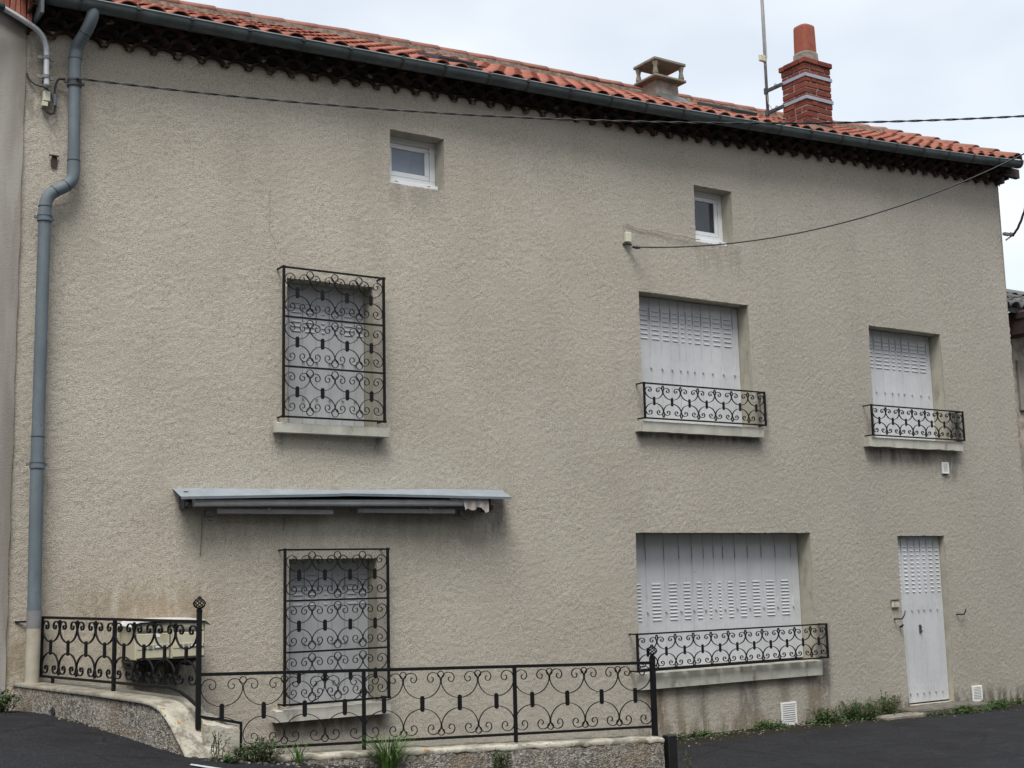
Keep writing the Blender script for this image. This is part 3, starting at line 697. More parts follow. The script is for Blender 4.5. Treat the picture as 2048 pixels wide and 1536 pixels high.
shutter('very wide ground floor folding shutter with a band of louvres', [8.78, 9.07, 9.33, 9.545, 9.734, 9.904, 10.054, 10.197, 10.381, 10.579, 10.795, 11.019, 11.27, 11.398], -1.01, .435, .205,
        [.12, .125, .105, .09, .07, .035, .035, .07, .09, .105, .115, .125, .0], -.115, 11, .0385, (-.36,), upper=.23)

door = shutter('narrow grey slatted door beside the vent', [12.94, 13.074, 13.2, 13.325, 13.43, 13.55, 13.68, 13.808], -1.65, .395, .085, [.05, .055, .05, .035, .04, .06, .05], .262, 12, .0508, (-.47, -1.48), upper=.27, name='door')
q = MB(); q.bbox(13.315, 13.355, .072, .084, -.80, -.70, .003); q.tube([(13.335, .06, -.73), (13.335, .075, -.73)], .012, 8); q.tube([(13.345, .055, -.77), (13.335, .06, -.80)], .006, 6)
q.build('lock', M['dgrey'], door)
def pvc_window(o, label, pane, curtain=False, slim=.06):
    x0, x1, z0, z1, d = OPEN[o]; y = d-.035
    q = MB(); w = slim; zb = z0+.075
    q.bbox(x0, x1, y, y+.06, z1-w, z1, .004); q.bbox(x0, x1, y, y+.06, zb, zb+w, .004); q.bbox(x0, x0+w, y+.001, y+.06, zb+w, z1-w, .004); q.bbox(x1-w, x1, y+.001, y+.06, zb+w, z1-w, .004)
    wn = q.build('window', M['pvc'], house); tag(wn, label)
    q = MB(); e = .004; w2 = .05; a0, a1, c0, c1 = x0+w+e, x1-w-e, zb+w+e, z1-w-e
    q.bbox(a0, a1, y+.006, y+.05, c1-w2, c1, .005); q.bbox(a0, a1, y+.006, y+.05, c0, c0+w2, .005); q.bbox(a0, a0+w2, y+.007, y+.05, c0+w2, c1-w2, .005); q.bbox(a1-w2, a1, y+.007, y+.05, c0+w2, c1-w2, .005)
    q.build('sash', M['pvc'], wn)
    q = MB(); q.box(a0+w2, a1-w2, y+.024, y+.030, c0+w2, c1-w2); q.build('pane', pane, wn)
    if curtain:
        q = MB(); q.box(a0+w2, a0+w2+.05, y+.021, y+.0235, c0+w2, c1-w2); q.build('curtain', M['curtain'], wn)
    q = MB(); q.bbox(x0+.006, x1-.008, y-.075, y+.0, z0+.016, zb-.002, .006)
    for xx in (x0+.12, x1-.12): q.box(xx-.015, xx+.015, y-.079, y-.0755, zb-.02, zb-.014, 1)
    q.build('window_ledge', [M['pvc'], M['grey']], wn)
pvc_window('s1', 'small white attic window with frosted blue pane', M['glass']); pvc_window('s2', 'small white attic window with dark pane and curtain', M['glass2'], True)
def vent(x0, x1, z0, z1, n, label, vert=False):
    q = MB(); w = .022
    q.bbox(x0, x1, -.022, .0, z1-w, z1, .003); q.bbox(x0, x1, -.022, .0, z0, z0+w, .003); q.bbox(x0, x0+w, -.022, .0, z0+w, z1-w, .003); q.bbox(x1-w, x1, -.022, .0, z0+w, z1-w, .003)
    q.box(x0+w, x1-w, -.013, -.011, z0+w, z1-w, 1)
    v = q.build('vent', [M['white'], M['grey']], house); tag(v, label)
    s = MB(); hh = (z1-z0-2*w)/n; s.box(x0+w, x1-w, -.021, -.014, -hh*.3, hh*.3); sm = s.mesh('slat', M['white'])
    for i in range(n): link('slat', sm, v, loc=(0, 0, z0+w+hh*(i+.5)), rot=(rnd(-.03, .03), 0, 0))
vent(10.775, 11.015, -1.73, -1.472, 9, 'larger white vent grille low on the wall under the wide window'); vent(14.135, 14.325, -1.697, -1.50, 8, 'small white vent grille at the wall foot beside the door'); vent(13.855, 13.985, 1.195, 1.343, 7, 'tiny white vent grille below the right upper sill')
q = MB(); q.bbox(12.72, 14.02, -.34, .08, -2.0, -1.668, .02); q.build('door_step', M['step'], house)
for (xa, za) in ((12.83, -.60), (14.0, -.585)):                        # iron shutter stays
    q = MB(); q.tube([(xa-.06, .0, za-.01), (xa-.05, -.05, za-.01), (xa+.02, -.06, za-.01), (xa+.05, -.065, za+.03), (xa+.07, -.06, za+.065)], [.009, .008, .008, .009, .004], 6)
    if xa < 13: q.tube([(xa+.03, -.01, za-.11), (xa+.03, -.04, za-.10), (xa+.045, -.045, za-.08)], .012, 6)
    q.build('shutter_stay', M['iron'], house)
q = MB(); q.bbox(12.735, 12.865, -.02, .0, -.47, -.385, .003); q.box(12.755, 12.845, -.0215, -.0201, -.455, -.425, 1); q.box(12.75, 12.795, -.0215, -.0201, -.415, -.398, 1)
q.box(12.725, 12.87, -.03, -.001, -.384, -.376, 2)
q.build('name_plate', [M['ivory'], M['cream'], M['dgrey']], house)
# putlog hole in the old left strip
q = MB(); q.add([(2.625, -.016, 3.505), (2.672, -.016, 3.50), (2.68, -.016, 3.535), (2.676, -.016, 3.595), (2.662, -.016, 3.606), (2.632, -.016, 3.60), (2.622, -.016, 3.56)], [tuple(range(7))]); q.bbox(2.605, 2.69, -.03, -.017, 3.60, 3.612, .003)
q.build('wall_hole', M['wood'], house)

# ------------------------------------------------------------------ wrought iron
CURL = [(0, 0), (.18, .012), (.38, .055), (.58, .13), (.75, .235), (.89, .38), (.97, .52), (1.0, .64), (.975, .78), (.90, .89), (.78, .965), (.63, 1.0), (.48, .985), (.36, .925), (.295, .83), (.30, .735), (.36, .66), (.45, .625), (.545, .645), (.60, .705), (.60, .77), (.555, .81), (.50, .80)]
HALF = [(0, 0), (.18, .012), (.38, .055), (.58, .13), (.75, .235), (.89, .38), (.97, .50), (1.0, .62), (.975, .755), (.90, .87), (.76, .965), (.58, 1.0), (.40, .965), (.265, .87), (.20, .745), (.225, .62), (.32, .54), (.44, .525), (.55, .575), (.595, .67), (.57, .76), (.495, .795), (.43, .765)]
def catmull(P, sub=2):
    o = []
    for i in range(len(P)-1):
        p0, p1, p2, p3 = [np.array(P[min(max(j, 0), len(P)-1)], float) for j in (i-1, i, i+1, i+2)]
        for k in range(sub):
            t = k/sub; o.append(tuple(.5*((2*p1)+(-p0+p2)*t+(2*p0-5*p1+4*p2-p3)*t*t+(-p0+3*p1-3*p2+p3)*t**3)))
    o.append(tuple(P[-1])); return o
def ribbon(mb, pts, th, dp, closed=False, shear=0):
    N = len(pts); V = []
    for i, (u, w) in enumerate(pts):
        a = pts[(i-1) % N] if closed else pts[max(i-1, 0)]; b = pts[(i+1) % N] if closed else pts[min(i+1, N-1)]
        tx, tz = b[0]-a[0], b[1]-a[1]; L = math.hypot(tx, tz) or 1; nx_, nz_ = -tz/L, tx/L
        for s_, q_ in ((-1, -1), (1, -1), (1, 1), (-1, 1)):
            x = u+nx_*th/2*s_; z = w+nz_*th/2*s_; V.append((x, dp/2*q_, z+shear*x))
    F = [(4*i+k, 4*((i+1) % N)+k, 4*((i+1) % N)+(k+1) % 4, 4*i+(k+1) % 4) for i in range(N if closed else N-1) for k in range(4)]
    if not closed: F += [(3, 2, 1, 0), tuple(4*(N-1)+k for k in range(4))]
    mb.add(V, F)
class Iron:
    """shared scroll, ring and collar meshes for one railing pattern (local x along the rail)"""
    def __init__(s, w, h, rx, rz, colw, colh, th=.006, dp=.016, shear=0, half=CURL):
        R = catmull(half); full = [(-a, b) for a, b in reversed(R[1:])]+R; k = w/2-th*.5
        q = MB(); ribbon(q, [(a*k, b*h) for a, b in full], th, dp, shear=shear); s.up = q.mesh('scroll', M['iron'])
        q = MB(); ribbon(q, [(a*k, -b*h) for a, b in full], th, dp, shear=shear); s.dn = q.mesh('scroll', M['iron'])
        q = MB(); ribbon(q, [(a*k, -b*h) for a, b in full if b < .2], th, dp, shear=shear); s.part = q.mesh('scroll', M['iron'])
        q = MB(); ribbon(q, [(rx*math.cos(t), rz*math.sin(t)) for t in np.linspace(0, 2*math.pi, 16, endpoint=False)], th, dp, True); s.ring = q.mesh('ring', M['iron'])
        q = MB(); pts = [(colw/2*math.cos(t), (colh/2-colw/2)+colw/2*math.sin(t)) for t in np.linspace(0, math.pi, 7)]+[(colw/2*math.cos(t), -(colh/2-colw/2)+colw/2*math.sin(t)) for t in np.linspace(math.pi, 2*math.pi, 7)]
        n = len(pts); cd = dp*.55; q.add([(x, -cd, z) for x, z in pts]+[(x, cd, z) for x, z in pts], [tuple(range(n)), tuple(reversed(range(n, 2*n)))]+[(k, n+k, n+(k+1) % n, (k+1) % n) for k in range(n)])
        s.col = q.mesh('collar', M['iron']); s.w, s.h, s.rz = w, h, rz
    def cell(s, par, pos, rot, zt, zb, a, b, first=False, last=False, lower=True):
        """pos(u) -> (x, y) for u measured from the cell's left edge; zt, zb are rail heights at u"""
        def put(me, u, z, nm): x, y = pos(u); link(nm, me, par, loc=(x, y, z), rot=(0, 0, rot))
        c = s.w/2; H = zt(c)-zb(c)
        put(s.up, c, zt(c)-b*H, 'scroll')
        if lower is True: put(s.dn, c, zb(c)+b*H, 'scroll')
        elif lower == 'part': put(s.part, c, zb(c)+b*H, 'scroll')
        put(s.col, c, (zt(c)+zb(c))/2, 'collar')
        if not last:
            put(s.ring, s.w, zt(s.w)-s.rz-.009, 'ring')
            if lower is True: put(s.ring, s.w, zb(s.w)+s.rz+.009, 'ring')
def bars(par, name, segs, w, d, side=None):
    for a, b in segs:
        q = MB()
        if side is not None: q.side = side
        q.bar(a, b, w, d); q.build(name, M['iron'], par)
def grille(label, x0, x1, z0, z1, rows, n, y=-.12):
    g_ = thing('window_grille', label, 'window grille', ((x0+x1)/2, y, z0), 'scrollwork window grilles')
    w = (x1-x0-.02)/n; rh = (z1-z0)/rows; ir = Iron(w, rh*.325, .034, .038, .034, rh*.225, .0055, .011, half=HALF)
    for k in range(rows+1):
        z = z0+rh*k; e = .02 if k in (0, rows) else -.012
        bars(g_, 'rail', [((x0-e, y, z), (x1+e, y, z))], .016, .016)
        if k in (0, rows):
            for x in (x0-e+.01, x1-.012): bars(g_, 'anchor', [((x, y+.008, z), (x, .0, z))], .014, .014)
    for x in (x0, x1): bars(g_, 'post', [((x, y-.001, z0-.012), (x, y-.001, z1+.012))], .021, .021)
    for r in range(rows):
        zb, zt = z0+rh*r, z0+rh*(r+1)
        for i in range(n): ir.cell(g_, lambda u, i=i: (x0+.01+w*i+u, y), 0, lambda u: zt-.008, lambda u: zb+.008, .12, .44, last=i == n-1)
grille('tall black scrollwork grille over the upper left shutter', 4.69, 5.715, 1.478, 2.858, 3, 4)
grille('tall black scrollwork grille over the lower left shutter, under the awning', 4.71, 5.735, -1.058, .286, 3, 4)
def window_rail(label, x0, x1, z0, z1, n, y=-.12):
    g_ = thing('window_railing', label, 'window railing', ((x0+x1)/2, y, z0), 'low iron railings at window sills')
    w = (x1-x0-.02)/n; ir = Iron(w, (z1-z0)*.335, .013, .030, .024, (z1-z0)*.25, .006, .014)
    for z in (z0, z1):
        bars(g_, 'rail', [((x0-.02, y, z), (x1+.012, y, z))], .016, .018)
        for x in (x0-.012, x1): bars(g_, 'anchor', [((x, y+.008, z), (x, .0, z))], .014, .014)
    for x in (x0, x1): bars(g_, 'post', [((x, y-.001, z0-.010), (x, y-.001, z1+.010))], .02, .02)
    for i in range(n): ir.cell(g_, lambda u, i=i: (x0+.01+w*i+u, y), 0, lambda u: z1-.008, lambda u: z0+.008, .1, .44, last=i == n-1)
window_rail('low black iron railing across the wide upper window', 8.875, 10.66, 1.667, 2.048, 7)
window_rail('low black iron railing at the rightmost upper window', 12.465, 14.205, 1.628, 2.0, 7)
window_rail('long low black iron railing across the very wide ground floor shutter', 8.655, 11.46, -.998, -.618, 11)

for pts in ([(4.60, 3.62), (4.585, 3.5), (4.60, 3.38), (4.59, 3.27), (4.62, 3.16), (4.66, 3.05)],):
    q = MB(); q.tube([Vector((x+rnd(-.006, .006), -.014, z)) for x, z in catmull(pts, 4)], .0014, 4); q.build('crack', M['cement'], house)
def finial(par, x, y, z, s=1.0):
    q = MB()
    q.lathe([(.020*s, z), (.020*s, z+.012*s), (.012*s, z+.016*s), (.014*s, z+.022*s)], x, y, 10)
    for k in range(8):
        pts = []
        for t in np.linspace(0, 1, 9):
            a = 2*math.pi*k/8+t*2.2; r = .040*s*math.sin(math.pi*(.08+.84*t))**.8; pts.append((x+r*math.cos(a), y+r*math.sin(a), z+.02*s+t*.062*s))
        q.tube(pts, .0042*s, 5)
    q.lathe([(.012*s, z+.078*s), (.016*s, z+.084*s), (.013*s, z+.094*s), (.004*s, z+.100*s)], x, y, 8)
    q.build('finial', M['iron'], par)
# side railing from the house out to the corner post
A, C, E = Vector((2.655, -.06, 0)), Vector((WC[0], WC[1], 0)), Vector((WE[0], WE[1], 0))
g1 = thing('railing', 'short black scrollwork side railing in front of the mailboxes', 'railing', (2.93, -1.1, -.75), 'railings on the low wall')
d1 = (C-A); L1 = d1.length; t1 = d1/L1; rot1 = math.atan2(t1.y, t1.x)
P1 = lambda u, z: (A.x+t1.x*u, A.y+t1.y*u, z)
zt1 = lambda u: -.232-.022*u/L1; zb1 = lambda u: -.690-.025*u/L1
bars(g1, 'rail', [(P1(-.01, zt1(0)), P1(L1, zt1(L1)))], .020, .022)
bars(g1, 'rail', [(P1(-.01, zb1(0)), P1(L1*.84, zb1(L1*.84)))], .018, .020); bars(g1, 'rail', [(P1(L1*.838, zb1(L1*.84)+.001), P1(L1*.90, -.735)), (P1(L1*.898, -.734), P1(L1*.95, -.775)), (P1(L1*.949, -.774), P1(L1, -.828))], .017, .0195)
bars(g1, 'post', [(P1(0, -.70), P1(0, zt1(0)+.008)), (P1(L1*.5, -.775), P1(L1*.5, zt1(L1*.5)))], .023, .024, side=t1); bars(g1, 'foot', [(P1(.19, -.76), P1(.19, zb1(.2)))], .02, .02, side=t1)
bars(g1, 'arm', [(P1(.02, -.262), (2.46, .0, -.262))], .014, .014)
w1 = (L1-.03)/8; ir1 = Iron(w1, .162, .013, .03, .022, .118, .0065, .015, shear=-.0105)
for i in range(8):
    ir1.cell(g1, lambda u, i=i: P1(.012+w1*i+u, 0)[:2], rot1, lambda u, i=i: zt1(w1*i+u)-.01, lambda u, i=i: zb1(w1*i+u)+.01, .04, .41, last=i in (3, 7))
# front railing from the corner to the right-hand end
g2 = thing('railing', 'long black scrollwork railing on the low front wall', 'railing', (4.9, -2.5, -1.2), 'railings on the low wall')
d2 = E-C; L2 = d2.length; t2 = d2/L2; rot2 = math.atan2(t2.y, t2.x)
P2 = lambda u, z: (C.x+t2.x*u, C.y+t2.y*u, z)
zt2 = lambda u: -.612-.076*u/L2; zb2 = lambda u: -1.122-.052*u/L2
bars(g2, 'rail', [(P2(0, zt2(0)), P2(L2, zt2(L2)))], .022, .022)
bars(g2, 'rail', [(P2(0, -.890), P2(.295, -.953)), (P2(.29, zb2(.29)), P2(L2, zb2(L2)))], .018, .020); bars(g2, 'upright', [(P2(.292, zb2(.29)-.03), P2(.292, -.945))], .017, .018, side=t2)
for k, zf in ((1, -1.19), (2, -1.215)): bars(g2, 'post', [(P2(L2*k/3, zf), P2(L2*k/3, zt2(L2*k/3)))], .024, .024, side=t2)
bars(g2, 'corner_post', [(P2(0, -.97), P2(0, -.185))], .034, .034, side=t2); bars(g2, 'end_post', [(P2(L2, -1.26), P2(L2, -.645))], .036, .036, side=t2)
finial(g2, C.x, C.y, -.185, 1.05); finial(g2, E.x, E.y, -.645, .98)
w2 = (L2-.03)/12; ir2 = Iron(w2, .185, .024, .024, .030, .115, .005, .012, shear=-.0175)
for i in range(12):
    ir2.cell(g2, lambda u, i=i: P2(.015+w2*i+u, 0)[:2], rot2, lambda u, i=i: zt2(w2*i+u)-.012, lambda u, i=i: zb2(w2*i+u)+.01, .05, .425, last=i in (3, 7, 11), lower='part' if i == 0 else True)

# ------------------------------------------------------------------ low wall
def low_wall():
    t = thing('low_wall', 'low roughcast garden wall with pale cement cap curving down at its left end', 'wall', (4.5, -2.3, -1.5))
    # side stretch: stations from the house to the rounded nose; (outer x, y, top z)
    ST = [(2.45, .03, -.735), (2.56, -.40, -.745), (2.66, -.75, -.755), (2.75, -1.0, -.763), (2.85, -1.4, -.775), (2.935, -1.75, -.787), (2.965, -1.88, -.803), (2.985, -1.96, -.83), (3.002, -2.03, -.875), (3.02, -2.10, -.935), (3.035, -2.17, -1.005), (3.05, -2.25, -1.075), (3.06, -2.34, -1.15), (3.065, -2.42, -1.25)]
    W = .30; q = MB(); c = MB(); V = []; CV = []
    for (x, y, z) in ST:
        j = rnd(-.006, .006)
        V += [(x+j, y, -1.9), (x+j+.004, y, (z-.02+ -1.9)/2), (x+j+.012, y, z-.022), (x+W, y+.04, z-.022), (x+W, y+.04, -1.9)]
        CV += [(x+.0, y-.002, z-.024), (x-.004, y-.002, z-.006+rnd(-.003, .003)), (x+.018, y, z+.003), (x+W*.5, y+.02, z+.004+rnd(-.003, .003)), (x+W+.005, y+.04, z-.002), (x+W+.005, y+.04, z-.05)]
    n = len(ST)
    q.add(V, [(5*i+k, 5*i+k+1, 5*i+6+k, 5*i+5+k) for i in range(n-1) for k in range(4)]); c.add(CV, [(6*i+k, 6*i+k+1, 6*i+7+k, 6*i+6+k) for i in range(n-1) for k in range(5)])
    q.build('side_wall', M['speckle'], t, smooth=True); c.build('side_cap', M['cap'], t, smooth=True)
    # stepped block behind the corner post
    c = MB(); nseg = 8; V = []
    for i in range(nseg+1):
        u = .02+.245*i/nseg; z = -.93-.055*i/nseg+rnd(-.006, .006); z2 = -.86-.09*i/nseg+rnd(-.01, .01)
        V += [P2(u, -1.9)[:2]+(-1.9,), P2(u, 0)[:2]+(z,), (P2(u, 0)[0]+.03, P2(u, 0)[1]+.15, z2), (P2(u, 0)[0]+.03, P2(u, 0)[1]+.24, -1.9)]
        for m in (-4, -3): V[m] = (V[m][0]-.02, V[m][1]-.10, V[m][2])
    c.add(V, [(4*i+k, 4*i+4+k, 4*i+5+k, 4*i+1+k) for i in range(nseg) for k in range(3)]+[(0, 1, 2, 3), tuple(4*nseg+k for k in (3, 2, 1, 0))]); c.build('corner_block', M['cap'], t)
    # front stretch
    q = MB(); c = MB(); V = []; CV = []; n = 60; nrm = Vector((t2.y, -t2.x, 0))
    for i in range(n+1):
        u = -.10+(L2+.10+.01)*i/n; zt = -1.168-.078*max(u, 0)/L2+rnd(-.003, .003); f = Vector(P2(u, 0))+nrm*.13; b_ = Vector(P2(u, 0))-nrm*.10; j = rnd(-.005, .005)
        V += [(f.x, f.y-.005, -2.1), (f.x+j, f.y+j, (zt-2.1)/2), (f.x, f.y+.006+j, zt-.028), (b_.x, b_.y, zt-.03), (b_.x, b_.y, -2.1)]
        CV += [(f.x, f.y+.004, zt-.034+rnd(-.006, .006)), (f.x, f.y-.004+rnd(-.003, .003), zt-.010), (f.x, f.y+.02, zt), (b_.x, b_.y, zt+.002+rnd(-.002, .002)), (b_.x, b_.y-.004, zt-.04)]
    q.add(V, [(5*i+k, 5*i+5+k, 5*i+6+k, 5*i+1+k) for i in range(n) for k in range(4)]+[tuple(5*n+k for k in range(5))]); c.add(CV, [(5*i+k, 5*i+5+k, 5*i+6+k, 5*i+1+k) for i in range(n) for k in range(4)]+[tuple(5*n+k for k in range(5))])
    q.build('front_wall', M['speckle'], t, smooth=True); c.build('front_cap', M['cap'], t, smooth=True)
    # drain outlet in the side wall
    q = MB(); q.tube([(2.616, -.60, -.925), (2.75, -.58, -.925)], .034, 12); q.build('drain_outlet', M['slit'], t)
low_wall()
q = MB(); q.bbox(6.665, 6.752, -2.95, -2.87, -2.0, -1.237, .006)
tag(q.build('post', M['black']), 'short square black post at the right end of the low wall', 'post')

# ------------------------------------------------------------------ downpipe
dp = thing('downpipe', 'grey zinc downpipe with offset bend at the left of the facade', 'downpipe', (2.58, -.1, -.74))
def bez(P, n=5): return catmull(P, n)
sec = [('swan_neck', [(2.868, -.285, 4.87), (2.868, -.28, 4.81), (2.855, -.255, 4.745), (2.83, -.20, 4.67), (2.80, -.135, 4.60), (2.79, -.10, 4.54), (2.778, -.10, 4.46), (2.778, -.10, 4.27)], .053),
       ('upper_pipe', [(2.778, -.10, 4.275), (2.790, -.10, 3.56)], .0505), ('offset_bend', [(2.790, -.10, 3.565), (2.790, -.10, 3.46), (2.775, -.10, 3.385), (2.72, -.10, 3.325), (2.645, -.10, 3.275), (2.59, -.10, 3.215), (2.570, -.10, 3.13), (2.568, -.10, 3.02)], .053),
       ('lower_pipe', [(2.568, -.10, 3.025), (2.568, -.10, 1.20)], .0505), ('lower_pipe', [(2.568, -.10, 1.205), (2.574, -.10, .4), (2.582, -.10, -.18)], .053), ('sleeve', [(2.582, -.10, -.175), (2.582, -.10, -.31)], .057)]
for nm, P, r in sec:
    q = MB(); q.tube(bez([Vector(p) for p in P], 5) if len(P) > 3 else P, r, 16, cap=False); q.build(nm, M['pipe'] if nm != 'sleeve' else M['grey'], dp, smooth=True)
q = MB(); q.tube([(2.582, -.10, -.305), (2.58, -.10, -.76)], .055, 16, cap=False); q.build('base_pipe', M['beige'], dp, smooth=True)
for z, x in ((4.245, 2.778), (3.035, 2.568), (.985, 2.571)):
    q = MB()
    for dz in (-.022, .022): q.tube([(x, -.10, z+dz-.009), (x, -.10, z+dz+.009)], .061, 16)
    q.tube([(x, -.10, z-.013), (x, -.10, z+.013)], .0575, 16); q.box(x-.085, x-.058, -.11, -.09, z-.010, z+.010); q.box(x+.058, x+.085, -.11, -.09, z-.010, z+.010); q.box(x-.008, x+.008, -.06, .0, z-.008, z+.008)
    q.build('collar', M['dgrey'] if z > 4 else M['pipe'], dp)

for P_, t_ in (((2.790, -.10, 3.56), (0, 0, 1)), ((2.778, -.10, 4.46), (0, 0, 1)), ((2.735, -.10, 3.338), (.72, 0, .62)), ((2.640, -.10, 3.272), (.72, 0, .60)), ((2.568, -.10, 3.13), (0, 0, 1)), ((2.568, -.10, 1.21), (0, 0, 1)), ((2.83, -.20, 4.67), (.3, -.55, .75))):
    q = MB(); P_ = Vector(P_); t_ = Vector(t_).normalized()*.0035; q.tube([P_-t_, P_+t_], .0555, 16); q.build('seam', M['dgrey'], dp)
# ------------------------------------------------------------------ awning
aw = thing('awning', 'closed awning under a bent grey metal sheet above the lower left grille', 'awning', (5.4, 0, .7))
def sheet(P, Q, th=.004):
    q = MB(); V = []
    for (a, b) in zip(P, Q): V += [a, b, (b[0], b[1], b[2]-th), (a[0], a[1], a[2]-th), (b[0], b[1]+.004, b[2]-.022)]
    n = len(P); q.add(V, [(5*i, 5*i+1, 5*i+6, 5*i+5) for i in range(n-1)]+[(5*i+3, 5*i+8, 5*i+7, 5*i+2) for i in range(n-1)]+[(5*i+1, 5*i+4, 5*i+9, 5*i+6) for i in range(n-1)]+[(0, 3, 2, 1), (5*n-5, 5*n-4, 5*n-3, 5*n-2)])
    q.build('sheet', M['sheet'], aw)
sheet([(3.72, .0, .822), (4.2, 0, .832), (4.712, .0, .836), (5.36, .0, .832)], [(3.712, -.25, .735), (4.25, -.25, .752), (4.75, -.25, .768), (5.28, -.25, .785)])
sheet([(5.24, -.001, .834), (5.8, -.001, .85), (6.378, -.001, .864), (7.10, -.001, .864)], [(5.20, -.252, .787), (5.85, -.252, .786), (6.45, -.252, .783), (7.04, -.252, .780)])
def zl(x, a, b): return a+(b-a)*(x-3.85)/(6.79-3.85)
q = MB(); prof = [(-.13, .0), (-.185, .0), (-.198, .010), (-.204, .022), (-.198, .034), (-.204, .040), (-.204, .048), (-.196, .056), (-.15, .064), (-.13, .055)]
np_ = len(prof); V = [(x, y, zl(x, .660, .693)+h) for x in (3.85, 6.79) for y, h in prof]
q.add(V, [(k, np_+k, np_+(k+1) % np_, (k+1) % np_) for k in range(np_)]+[tuple(reversed(range(np_))), tuple(np_+k for k in range(np_))]); q.build('front_bar', M['alu'], aw)
q = MB(); q.tube([(3.84, -.075, .715), (6.85, -.075, .745)], .042, 12, cap=False); q.build('roller_tube', M['dgrey'], aw, smooth=True)
for x0, x1, z in ((4.07, 5.17, .617), (5.42, 6.46, .635)):
    q = MB(); q.bbox(x0, x1, -.15, -.105, z-.018, z+.025, .004); q.bbox(x0+(x1-x0)*(.42 if x0 < 5 else .72), x0+(x1-x0)*(.42 if x0 < 5 else .72)+.03, -.155, -.10, z-.02, z+.04, .003); q.build('arm', M['grey'], aw)
for x in (3.80, 6.86):
    q = MB(); q.bbox(x-.02, x+.02, -.13, .0, .64, .79, .004); q.bbox(x-.012, x+.012, -.19, -.13, .66, .70, .004); q.build('end_bracket', M['dgrey'], aw)
for x, z in ((4.0, .60), (6.55, .625)):
    q = MB(); q.bbox(x-.03, x+.03, -.15, -.09, z-.03, z+.03, .006); q.tube([(x-.01, -.13, z-.03), (x-.005, -.135, z-.06), (x+.03, -.135, z-.06)], .006, 6); q.build('arm_joint', M['dgrey'], aw)
q = MB(); n = 26; V = []                                                # torn remains of the cloth
for i in range(n+1):
    x = 6.36+(6.80-6.36)*i/n; top = zl(x, .728, .762); dz = .020+.008*math.sin(i*1.7) if x < 6.52 else (.105+.010*math.sin(i*.9)-.018*math.exp(-((x-6.69)/.05)**2)+(.03 if x > 6.755 else 0))
    wv = .006*math.sin(i*1.1)
    V += [(x, -.15, top+.006), (x, -.205+wv*.3, top+.004), (x, -.214+wv, top-dz*.5), (x+rnd(-.003, .003), -.211+wv*1.5, top-dz+rnd(-.004, .004))]
q.add(V, [(4*i+k, 4*i+4+k, 4*i+5+k, 4*i+1+k) for i in range(n) for k in range(3)]); q.build('cloth_scrap', M['cloth'], aw)
for x, z0, z1 in ((3.98, .60, .24), (4.745, .58, .46)):
    q = MB(); q.tube([(x, -.02, z0), (x-.004, -.03, (z0+z1)/2), (x-.012, -.025, z1)], .003, 4); q.build('thread', M['stem'], aw)

# ------------------------------------------------------------------ mailboxes
def mailbox(x0, x1, label, details):
    z0, z1 = -.595, -.30
    m = thing('mailbox', label, 'mailbox', ((x0+x1)/2, -.2, z0), 'pair of wall mailboxes')
    q = MB(); q.bbox(x0, x1, -.385, -.012, z0, z1, .008); q.build('body', M['cream'], m)
    q = MB(); q.bbox(x0+.012, x1-.012, -.40, -.386, z0+.015, z1-.085, .004); q.bbox(x0+.012, x1-.012, -.404, -.4005, z0+.085, z0+.125, .0015); q.build('door', M['cream'], m)
    q = MB(); q.bbox(x0+.02, x1-.02, -.40, -.386, z1-.072, z1-.018, .004); q.bbox(x0+.045, x1-.06, -.405, -.4005, z1-.062, z1-.04, .0015, 1); q.build('flap', [M['cream'], M['grey']], m)
    q = MB(); q.bbox(x0+.15, x1-.02, -.409, -.4045, z0+.092, z0+.118, .001); q.box(x0+.16, x1-.03, -.4105, -.4095, z0+.098, z0+.112, 1); q.build('name_holder', [M['grey'], M['white']], m)
    q = MB(); q.tube([(x0+.075, -.412, z0+.106), (x0+.075, -.404, z0+.106)], .014, 10); q.bbox(x0+.105, x0+.135, -.41, -.4045, z0+.09, z0+.118, .001); q.build('lock', M['grey'], m)
    if details: q = MB(); q.box(x1-.13, x1-.09, -.4025, -.4005, z1-.115, z1-.085); q.build('sticker', M['white'], m)
    return m
mailbox(3.303, 3.592, 'cream metal mailbox on the left, with a white sticker', True); mailbox(3.598, 3.888, 'cream metal mailbox on the right, beside the corner post', False)
q = MB(); V = []; n = 14
for i in range(n+1):
    u = i/n; x = 3.275+(3.925-3.275)*u; z = -.292+.012*math.sin(math.pi*u)-(.035 if i in (0, n) else 0)
    V += [(x, -.425, z-.006), (x, -.425, z), (x, .0, z+.012), (x, .0, z+.004)]
q.add(V, [(4*i+k, 4*i+4+k, 4*i+4+(k+1) % 4, 4*i+(k+1) % 4) for i in range(n) for k in range(4)]+[(0, 1, 2, 3), tuple(4*n+k for k in (3, 2, 1, 0))])
tag(q.build('rain_cover', M['cover'], None, smooth=False), 'curved white rain cover over the two mailboxes', 'rain cover')
q = MB(); q.bbox(3.31, 3.87, -.34, -.01, -.625, -.602, .004); q.bbox(3.36, 3.40, -.3, .0, -.66, -.626, .003); q.bbox(3.78, 3.82, -.3, .0, -.66, -.626, .003)
tag(q.build('bracket_shelf', M['black']), 'dark bracket shelf carrying the two mailboxes', 'shelf')

